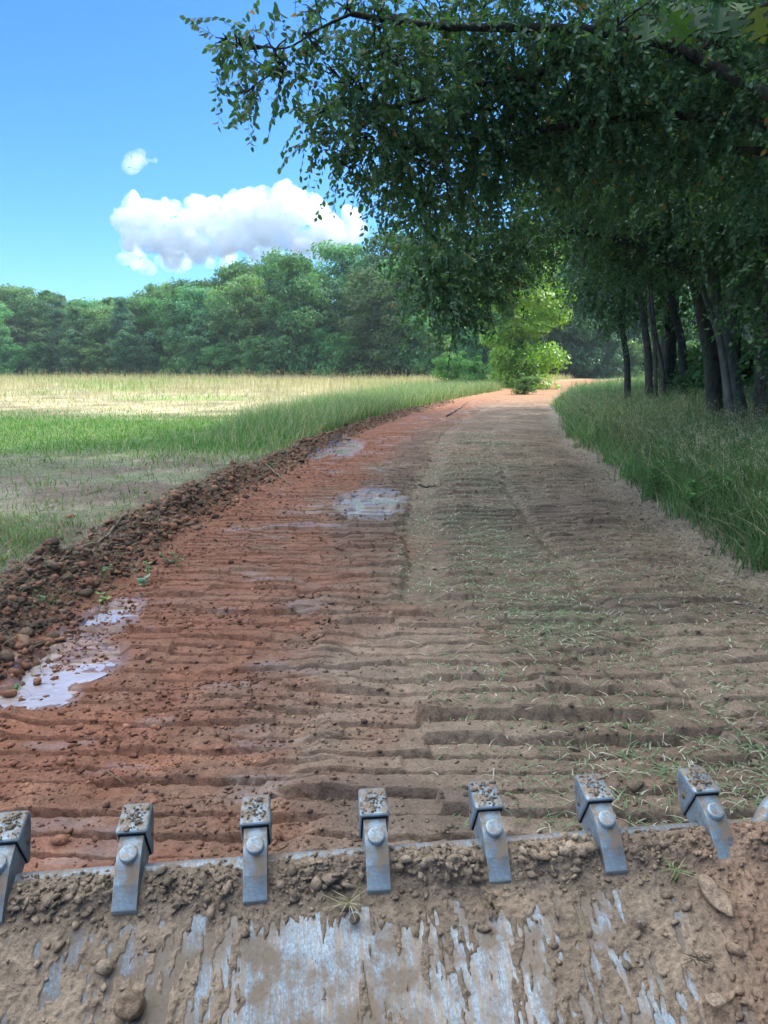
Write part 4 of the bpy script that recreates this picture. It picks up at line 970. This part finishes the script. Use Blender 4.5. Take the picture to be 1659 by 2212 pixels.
keep = (rng.random(n) < np.where(s_ > .15, .35 + .65 * sstep(.5, .9, u_), 1)); u_, s_ = u_[keep], s_[keep]; n = len(u_)
ii = np.clip(((s_ - .004) / .596 * 169).astype(int), 0, 169); jj = np.clip(((u_ - U0) / (U1 - U0) * 639).astype(int), 0, 639); hh = Hs[ii, jj]
ok = (hh > .001) & (np.abs((u_ + .005 + SP / 2) % SP - SP / 2) > .042 * (s_ < .12)); u_, s_, hh, ii, jj = u_[ok], s_[ok], hh[ok], ii[ok], jj[ok]; n = len(u_)
sz = np.clip(rng.gamma(.8, .0036, n) + .0012, .0014, .02)
w_ = hh + sz * .3
p = np.stack([u_, -s_ * cT - w_ * sT, -s_ * sT + w_ * cT], -1)
o = clods('bucket_crumbs', p, sz, cb[ii, jj] * rng.uniform(.8, 1.35, (n, 1)), M_SOIL, 1, .8); o.location = bk.location; o.rotation_euler = bk.rotation_euler
tag(o, 'crumbs and pebbles lying on the soil in the bucket', kind='stuff')
def bucket_to_world(u, s, w): 
    v = Matrix.Rotation(BYAW, 3, 'Z') @ Vector((u, -s * cT - w * sT, -s * sT + w * cT)); return np.array(org) + np.array(v)
def stone(name, loc, dims, colr, label, cat='stone', seed=0, rot=(0, 0, 0)):
    r = np.random.default_rng(seed); v, f = ico(4)
    d = 1 + .35 * (fbm(v[:, 0] * 1.2 + seed + v[:, 2], v[:, 1] * 1.2 - v[:, 2], 3, seed)) + .10 * fbm(v[:, 0] * 5 + v[:, 2] * 3, v[:, 1] * 5, 3, seed + 3)
    # chipped facets
    for i in range(7):
        nn = unit(r.normal(size=3)); dd = v @ nn; d = np.minimum(d, np.where(dd > .2, r.uniform(.72, .9) / np.maximum(dd, .2), 9))
    v = v * d[:, None] * np.array(dims)
    o = mesh(name, v, f, M_SOIL, vcol=np.tile(np.array(colr), (len(v), 1)), smooth=True); o.location = loc; o.rotation_euler = rot; tag(o, label, cat); return o
def on_bucket(dx, dy, w=.02):
    # intersect the view ray with the bucket floor
    C0 = np.array([0, 0, CAM_H]); d = P(dx, dy, 1.0) - C0
    Rz = np.array(Matrix.Rotation(BYAW, 3, 'Z')); nrm_ = Rz @ np.array([0, -sT, cT]); t = ((np.array(org) + nrm_ * w - C0) @ nrm_) / (d @ nrm_); return C0 + d * t
stone('stone', on_bucket(280, 2170, .025), (.034, .028, .03), (.27, .19, .13), 'round brown stone at the bottom of the bucket floor', seed=61)
stone('stone', on_bucket(1545, 1935, .03), (.030, .060, .018), (.38, .27, .19), 'long flat tan stone in the soil behind the last tooth', seed=62, rot=(R(28), 0, R(25)))
stone('stone', on_bucket(1385, 1990, .022), (.016, .018, .016), (.27, .21, .16), 'small grey-brown clod lying alone on the bare part of the bucket', seed=63)
stone('stone', on_bucket(1545, 2160, .03), (.024, .016, .014), (.42, .31, .22), 'pale pebble low among the red crumbs in the bucket', seed=64)
stone('stone', on_bucket(765, 1985, .022), (.014, .014, .011), (.2, .16, .12), 'dark pebble on the streaked middle of the bucket floor', seed=65)
for i, (dx, dy, sx, lb) in enumerate([(100, 1395, .05, 'squarish red clod at the foot of the berm beside the puddle'), (155, 1135, .09, 'large red soil lump on top of the berm under the long root'), (860, 1555, .02, 'small dull stone between two track bars'), (330, 1750, .045, 'broad cracked clay slab left of the second tooth')]):
    g = G(dx, dy, .05 if dx < 200 else 0); z = float(road_z(np.array([g[0]]), np.array([g[1]]))[0])
    sx *= .75; stone('soil_lump', (g[0], g[1], z + sx * .2), (sx, sx * .8, sx * .55), (.3, .145, .09) if i != 2 else (.27, .23, .2), lb, 'soil lump', 70 + i)

# grass tuft and stick in the bucket
def tuft(name, loc, n, h, label, cat='grass tuft', ca=(.14, .24, .07), cb_=(.4, .42, .26), down=False, lean=(.4, 1.4)):
    loc = np.array(loc); base = np.zeros((n, 3)) + rng.normal(0, .006, (n, 3))
    v, f, c, _, _ = blades(base, rng.uniform(.5, 1, n) * h, rng.uniform(.003, .005, n), rng.uniform(*lean, n), rng.uniform(0, 6.28, n), pal(n, ca, cb_), 4)
    if down: v = v * np.array([1, 1, .4]); v[:, 1] -= abs(v[:, 2]) * 1.0
    o = mesh(name, v, f, M_GRASS, fcol=c); o.location = loc; tag(o, label, cat); return o
tuft('grass_tuft', on_bucket(1455, 1880, .03), 16, .075, 'pale green grass tuft stuck in the soil near the last tooth', down=True)
tuft('grass_tuft', on_bucket(755, 1950, .03), 20, .08, 'dry straw tangle on the soil below the middle tooth', ca=(.3, .26, .16), cb_=(.45, .4, .26), down=True)
tuft('grass_tuft', on_bucket(1510, 2075, .03), 18, .05, 'small dark root tangle low in the bucket', ca=(.07, .06, .045), cb_=(.14, .12, .09), down=True)
def stick(name, pts, r, label, m=M_WOOD, cat='stick', forks=()):
    pts = np.array(pts, float); base = pts[0].copy(); mb = MB(); p = smooth_path(pts - base, 16); p[1:-1] += rng.normal(0, r * .5, (14, 3)); mb.tube(p, r * np.linspace(1, .4, 16), 7, rough=.25, seed=3)
    for (i, e, rr) in forks: mb.tube(wiggle(p[i], np.array(e) - base, 7, .12, .02, i), rr * np.linspace(1, .3, 7), 5)
    o = mb.build(name, m); o.location = base; tag(o, label, cat); return o
def onroad(dx, dy, up=.02, z0=0.):
    g = G(dx, dy, z0); return [g[0], g[1], float(road_z(np.array([g[0]]), np.array([g[1]]))[0]) + up]
stick('tree_root', [onroad(318, 1082, .03, .3), onroad(290, 1104, .06, .3), onroad(262, 1120, .07, .35), onroad(240, 1136, .07, .35), onroad(222, 1160, .06, .35), onroad(190, 1172, .05, .35), onroad(155, 1184, .02, .35)], .024,
      'long pale root lying along the top of the berm', cat='root', forks=[(8, onroad(240, 1185, .03, .3), .01)])
stick('fallen_branch', [onroad(575, 1005, .12, .2), onroad(590, 1022, .08, .1), onroad(615, 1042, .04), onroad(640, 1060, .02)], .016, 'bent pale branch reaching from the berm onto the red road', cat='branch', forks=[(11, onroad(655, 1052, .03), .008)])
stick('fallen_branch', [onroad(905, 1050, .02), onroad(925, 1055, .03), onroad(945, 1056, .02)], .02, 'short dark branch past the striped puddle', M_BARK, 'branch')
stick('fallen_branch', [onroad(965, 905, .03), onroad(990, 892, .06), onroad(1012, 880, .12)], .035, 'dark branch on the road near the sunlit bend', M_BARK, 'branch')
stick('stick', [onroad(1290, 1385, .03), onroad(1370, 1400, .04), onroad(1430, 1398, .03), onroad(1500, 1425, .02)], .006, 'thin grey stem curving over the track marks', cat='stick')
stick('stick', [onroad(1080, 1800 - 120, .03), onroad(1100, 1640, .04)], .005, 'thin straw-coloured stem before the middle teeth', cat='stick')
stick('stick', [onroad(230, 1680, .02), onroad(272, 1705, .02)], .004, 'straw stalk on the red soil left of the second tooth', cat='stick')
stick('stick', [on_bucket(1050, 1935, .03), on_bucket(1062, 1955, .025), on_bucket(1075, 1975, .02)], .006, 'broken brown stick on the bucket floor below the fifth tooth', M_WOOD)
stick('tree_root', [onroad(212, 1270, .05, .2), onroad(215, 1290, .05, .15), onroad(200, 1315, .03, .1)], .007, 'short thin root hanging down the berm above the puddle', cat='root')
b = on_ground(1480, 15.5)
stick('fallen_log', [b + [-.5, .2, .45], b + [.3, 0, .55], b + [1.3, -.1, .6]], .1, 'pale fallen log lying in the grass before the trunks', M_BARKL, 'log')

# seedlings on the berm
def plant(dx, dy, z0, h, n, L_, label, ca, cb_, seed):
    g = G(dx, dy, z0); loc = (g[0], g[1], float(road_z(np.array([g[0]]), np.array([g[1]]))[0]) - .01); r = np.random.default_rng(seed)
    root = empty('weed_plant', loc); tag(root, label, 'weed'); mb = MB(); cs, ax = [], []
    for i in range(max(2, n // 6)):
        e = np.array([r.normal(0, h * .4), r.normal(0, h * .4), h * r.uniform(.6, 1)]); p = wiggle(np.zeros(3), e, 6, .08, .05, seed + i); mb.tube(p, np.linspace(.004, .0015, 6), 5)
        for j in range(6): a = r.uniform(0, 6.28); cs.append(p[min(5, 2 + j // 2 + (j > 3))]); ax.append([math.cos(a), math.sin(a), r.uniform(-.1, .45)])
    mb.build('stem', M_STEM, root); cs = np.array(cs); ax = unit(np.array(ax)); sd_ = unit(np.cross(ax, np.array([0, 0, 1.]))); m_ = len(cs)
    V, F = leafgrid(cs, ax, sd_, L_ * r.uniform(.7, 1.2, (m_, 1)), L_ * .3 * r.uniform(.8, 1.1, (m_, 1)))
    k = r.random((m_, 1)); mesh('leaves', V, F, M_LEAF, root, fcol=np.repeat(np.array(ca) * k + np.array(cb_) * (1 - k), 2, 0))
M_STEM, _, _ = mat('green_stem', (.12, .2, .06), .6, .3)
plant(303, 1228, .2, .13, 12, .075, 'bluish-leaved seedling at the toe of the berm', (.14, .32, .2), (.22, .42, .28), 1)
plant(318, 1205, .25, .16, 12, .05, 'small green seedling behind the bluish one', (.1, .24, .07), (.17, .33, .1), 2)
plant(218, 1262, .2, .10, 12, .05, 'bright yellow-green sprout below the long root', (.22, .42, .08), (.3, .5, .12), 3)
plant(380, 1190, .2, .16, 18, .045, 'leafy weed on the berm next to the red road', (.08, .2, .06), (.15, .3, .09), 4)
plant(365, 1175, .25, .15, 12, .04, 'darker weed just behind the leafy one on the berm', (.07, .17, .05), (.12, .25, .08), 5)
plant(215, 1190, .35, .14, 12, .05, 'weed growing through the soil under the long root', (.09, .2, .07), (.14, .28, .1), 6)
plant(30, 1410, .25, .05, 12, .03, 'tiny sprout low on the berm at its near end', (.1, .25, .06), (.17, .33, .1), 7)
plant(590, 995, .25, .2, 18, .07, 'grassy weed on the berm by the bent branch', (.1, .22, .06), (.17, .32, .1), 8)
plant(90, 1270, .3, .09, 12, .04, 'green sprout among the red clods of the berm', (.1, .25, .06), (.17, .33, .1), 9)

# ------------------------------------------------------------------ lobed leaves hanging into the top of the view
def lobed(L_):
    """outline of a deeply lobed oak leaf, x along the rib"""
    pts = [(0, 0), (.12, .04), (.2, .26), (.28, .3), (.3, .1), (.42, .12), (.46, .44), (.56, .46), (.58, .14), (.68, .13), (.74, .34), (.82, .32), (.8, .1), (.9, .1), (1.0, 0)]
    return np.array(pts) * L_
def lobed_leaf(c, ax, nm, L_, parent, shade, i):
    ax = unit(np.array(ax, float)); nm = np.array(nm, float); sd_ = unit(np.cross(nm, ax)); nm = np.cross(ax, sd_)
    o_ = lobed(L_); V, F = [], []; n = len(o_)
    for sgn in (1, -1):
        off = len(V)
        for (a, b) in o_: V.append(c + ax * a + sd_ * b * sgn + nm * (abs(b) * .35 - (a / L_) ** 2 * .12 * L_))
        for (a, b) in o_: V.append(c + ax * a + nm * (-(a / L_) ** 2 * .12 * L_))
        for k in range(n - 1): F.append([off + k, off + k + 1, off + n + k + 1, off + n + k])
    mesh('leaf', np.array(V), np.array(F), M_LEAF, parent, fcol=np.tile(np.array(shade), (len(F), 1)), smooth=False)
ob = P(1560, -60, 2.2); root = empty('oak_branch', tuple(ob)); tag(root, 'cluster of big lobed oak leaves hanging into the top of the view', 'branch')
mb = MB(); mb.tube(smooth_path([P(1720, -140, 2.4) - ob, P(1600, -60, 2.2) - ob, P(1480, -40, 2.2) - ob, P(1400, -20, 2.2) - ob], 14), np.linspace(.008, .003, 14), 6); mb.build('twig', M_BARK, root)
for i, (dx, dy, ddx, ddy, L_, sh_) in enumerate([(1405, -30, -14, 90, .10, (.07, .16, .05)), (1418, -10, 10, 40, .05, (.12, .3, .06)), (1440, -40, -8, 120, .15, (.09, .19, .12)), (1452, -50, 60, 110, .14, (.08, .2, .04)), (1500, -55, 15, 100, .13, (.06, .14, .06)), (1530, -50, 30, 60, .10, (.10, .22, .13)),
                                      (1560, -60, -10, 120, .12, (.06, .15, .06)), (1575, -50, 25, 90, .14, (.06, .13, .05)), (1600, -60, 10, 60, .10, (.10, .24, .05)), (1640, -60, 15, 90, .13, (.22, .26, .05)), (1470, -60, 20, 70, .09, (.09, .2, .05))]):
    c = P(dx, dy, 2.2 + .05 * (i % 3)); e = P(dx + ddx, dy + ddy, 2.2 + .03 * (i % 2)); a = e - c
    c[2] -= .085; lobed_leaf(c - ob, a, [rng.normal(0, 1.0), -1, rng.normal(-.3, .5)], L_ * .85, root, tuple(q * .55 for q in sh_), i)

# ------------------------------------------------------------------ clouds: closed shapes filled with vapour
def cloud_mat(name, dens, k):
    m = bpy.data.materials.new(name); m.use_nodes = True; n = m.node_tree; n.nodes.clear()
    o_ = n.nodes.new('ShaderNodeOutputMaterial'); v = n.nodes.new('ShaderNodeVolumePrincipled'); v.inputs['Color'].default_value = (.93, .95, .97, 1)
    v.inputs['Anisotropy'].default_value = .2
    a = noise(n, 1 / (30 * k), 7, .62, objco(n)); a.normalize = True
    r = n.nodes.new('ShaderNodeMapRange'); r.inputs[1].default_value = .37; r.inputs[2].default_value = .62; r.inputs[4].default_value = dens
    n.links.new(a.outputs[0], r.inputs[0]); n.links.new(r.outputs[0], v.inputs['Density']); n.links.new(v.outputs[0], o_.inputs['Volume'])
    m.cycles.volume_step_rate = 1.0
    return m
def cloud(name, puffs, dist, label, dens, seed, group=None):
    """puffs: (dx, dy, radius in photo units); united by remeshing into one lumpy body"""
    bm = bmesh.new(); r = np.random.default_rng(seed); k = dist / FPX * 768 / 1659
    c0 = np.mean([P(a, b, dist) for a, b, _ in puffs], 0)
    for (dx, dy, rr) in puffs:
        for j in range(4):
            q = P(dx + r.normal(0, rr * .35), dy + r.normal(0, rr * .28), dist + r.normal(0, rr * k * .6)) - c0
            g = bmesh.ops.create_icosphere(bm, subdivisions=3, radius=rr * k * r.uniform(.6, 1.0), matrix=Matrix.Translation(Vector(q)))
    me = bpy.data.meshes.new(name); bm.to_mesh(me); bm.free(); o = bpy.data.objects.new(name, me); col.objects.link(o); o.location = c0
    me.materials.append(cloud_mat(name + '_vapour', dens, k))
    md = o.modifiers.new('unite', 'REMESH'); md.mode = 'VOXEL'; md.voxel_size = 3.6 * k
    tx = bpy.data.textures.new(name, 'CLOUDS'); tx.noise_scale = 45 * k; tx.noise_depth = 6
    d = o.modifiers.new('billow', 'DISPLACE'); d.texture = tx; d.strength = 60 * k; d.mid_level = .5
    tag(o, label, 'cloud', group); o['kind'] = 'thing'; return o
D = 4000
cloud('cloud', [(275, 475, 32), (320, 465, 36), (365, 475, 36), (410, 480, 30), (450, 460, 32), (500, 455, 34), (545, 445, 38), (590, 440, 38), (640, 450, 40), (680, 465, 36), (710, 495, 32), (330, 500, 26), (400, 505, 24), (480, 500, 26), (560, 495, 30), (630, 500, 32), (765, 465, 20), (765, 495, 24), (735, 515, 30), (290, 520, 26), (330, 522, 30), (350, 500, 30), (390, 500, 32), (430, 498, 32), (470, 490, 34), (520, 495, 36), (580, 500, 36), (640, 505, 34), (360, 530, 30), (400, 532, 28), (470, 534, 28), (540, 534, 28), (430, 530, 26), (500, 530, 26), (570, 532, 26), (640, 535, 26), (690, 540, 24)],
      D, 'large white cumulus cloud above the far wood', .03, 1)
cloud('cloud', [(270, 570, 18), (295, 562, 20), (320, 572, 16), (380, 552, 16), (410, 555, 16), (350, 560, 16), (450, 560, 16), (500, 562, 16), (550, 558, 16), (600, 560, 16)], D * 1.05, 'low thin white cloud just above the treetops', .012, 2)
cloud('cloud', [(285, 342, 10), (305, 340, 14), (330, 345, 13)], D, 'single small white cloud high in the sky', .010, 3)
# ------------------------------------------------------------------ the air
hz = bmesh.new(); bmesh.ops.create_cube(hz, size=1); me = bpy.data.meshes.new('haze'); hz.to_mesh(me); hz.free()
o = bpy.data.objects.new('haze', me); col.objects.link(o); o.scale = (1900, 3700, 60); o.location = (0, 1780, 60 / 2 - 3)
hm = bpy.data.materials.new('haze'); hm.use_nodes = True; hn = hm.node_tree; hn.nodes.clear()
ho = hn.nodes.new('ShaderNodeOutputMaterial'); hv = hn.nodes.new('ShaderNodeVolumePrincipled'); hv.inputs['Color'].default_value = (.80, .92, 1, 1); hv.inputs['Density'].default_value = .0003
hv.inputs['Anisotropy'].default_value = .2
hn.links.new(hv.outputs[0], ho.inputs['Volume']); me.materials.append(hm); tag(o, 'thin pale summer haze over field and wood', kind='stuff')
print('built', len(bpy.data.objects))
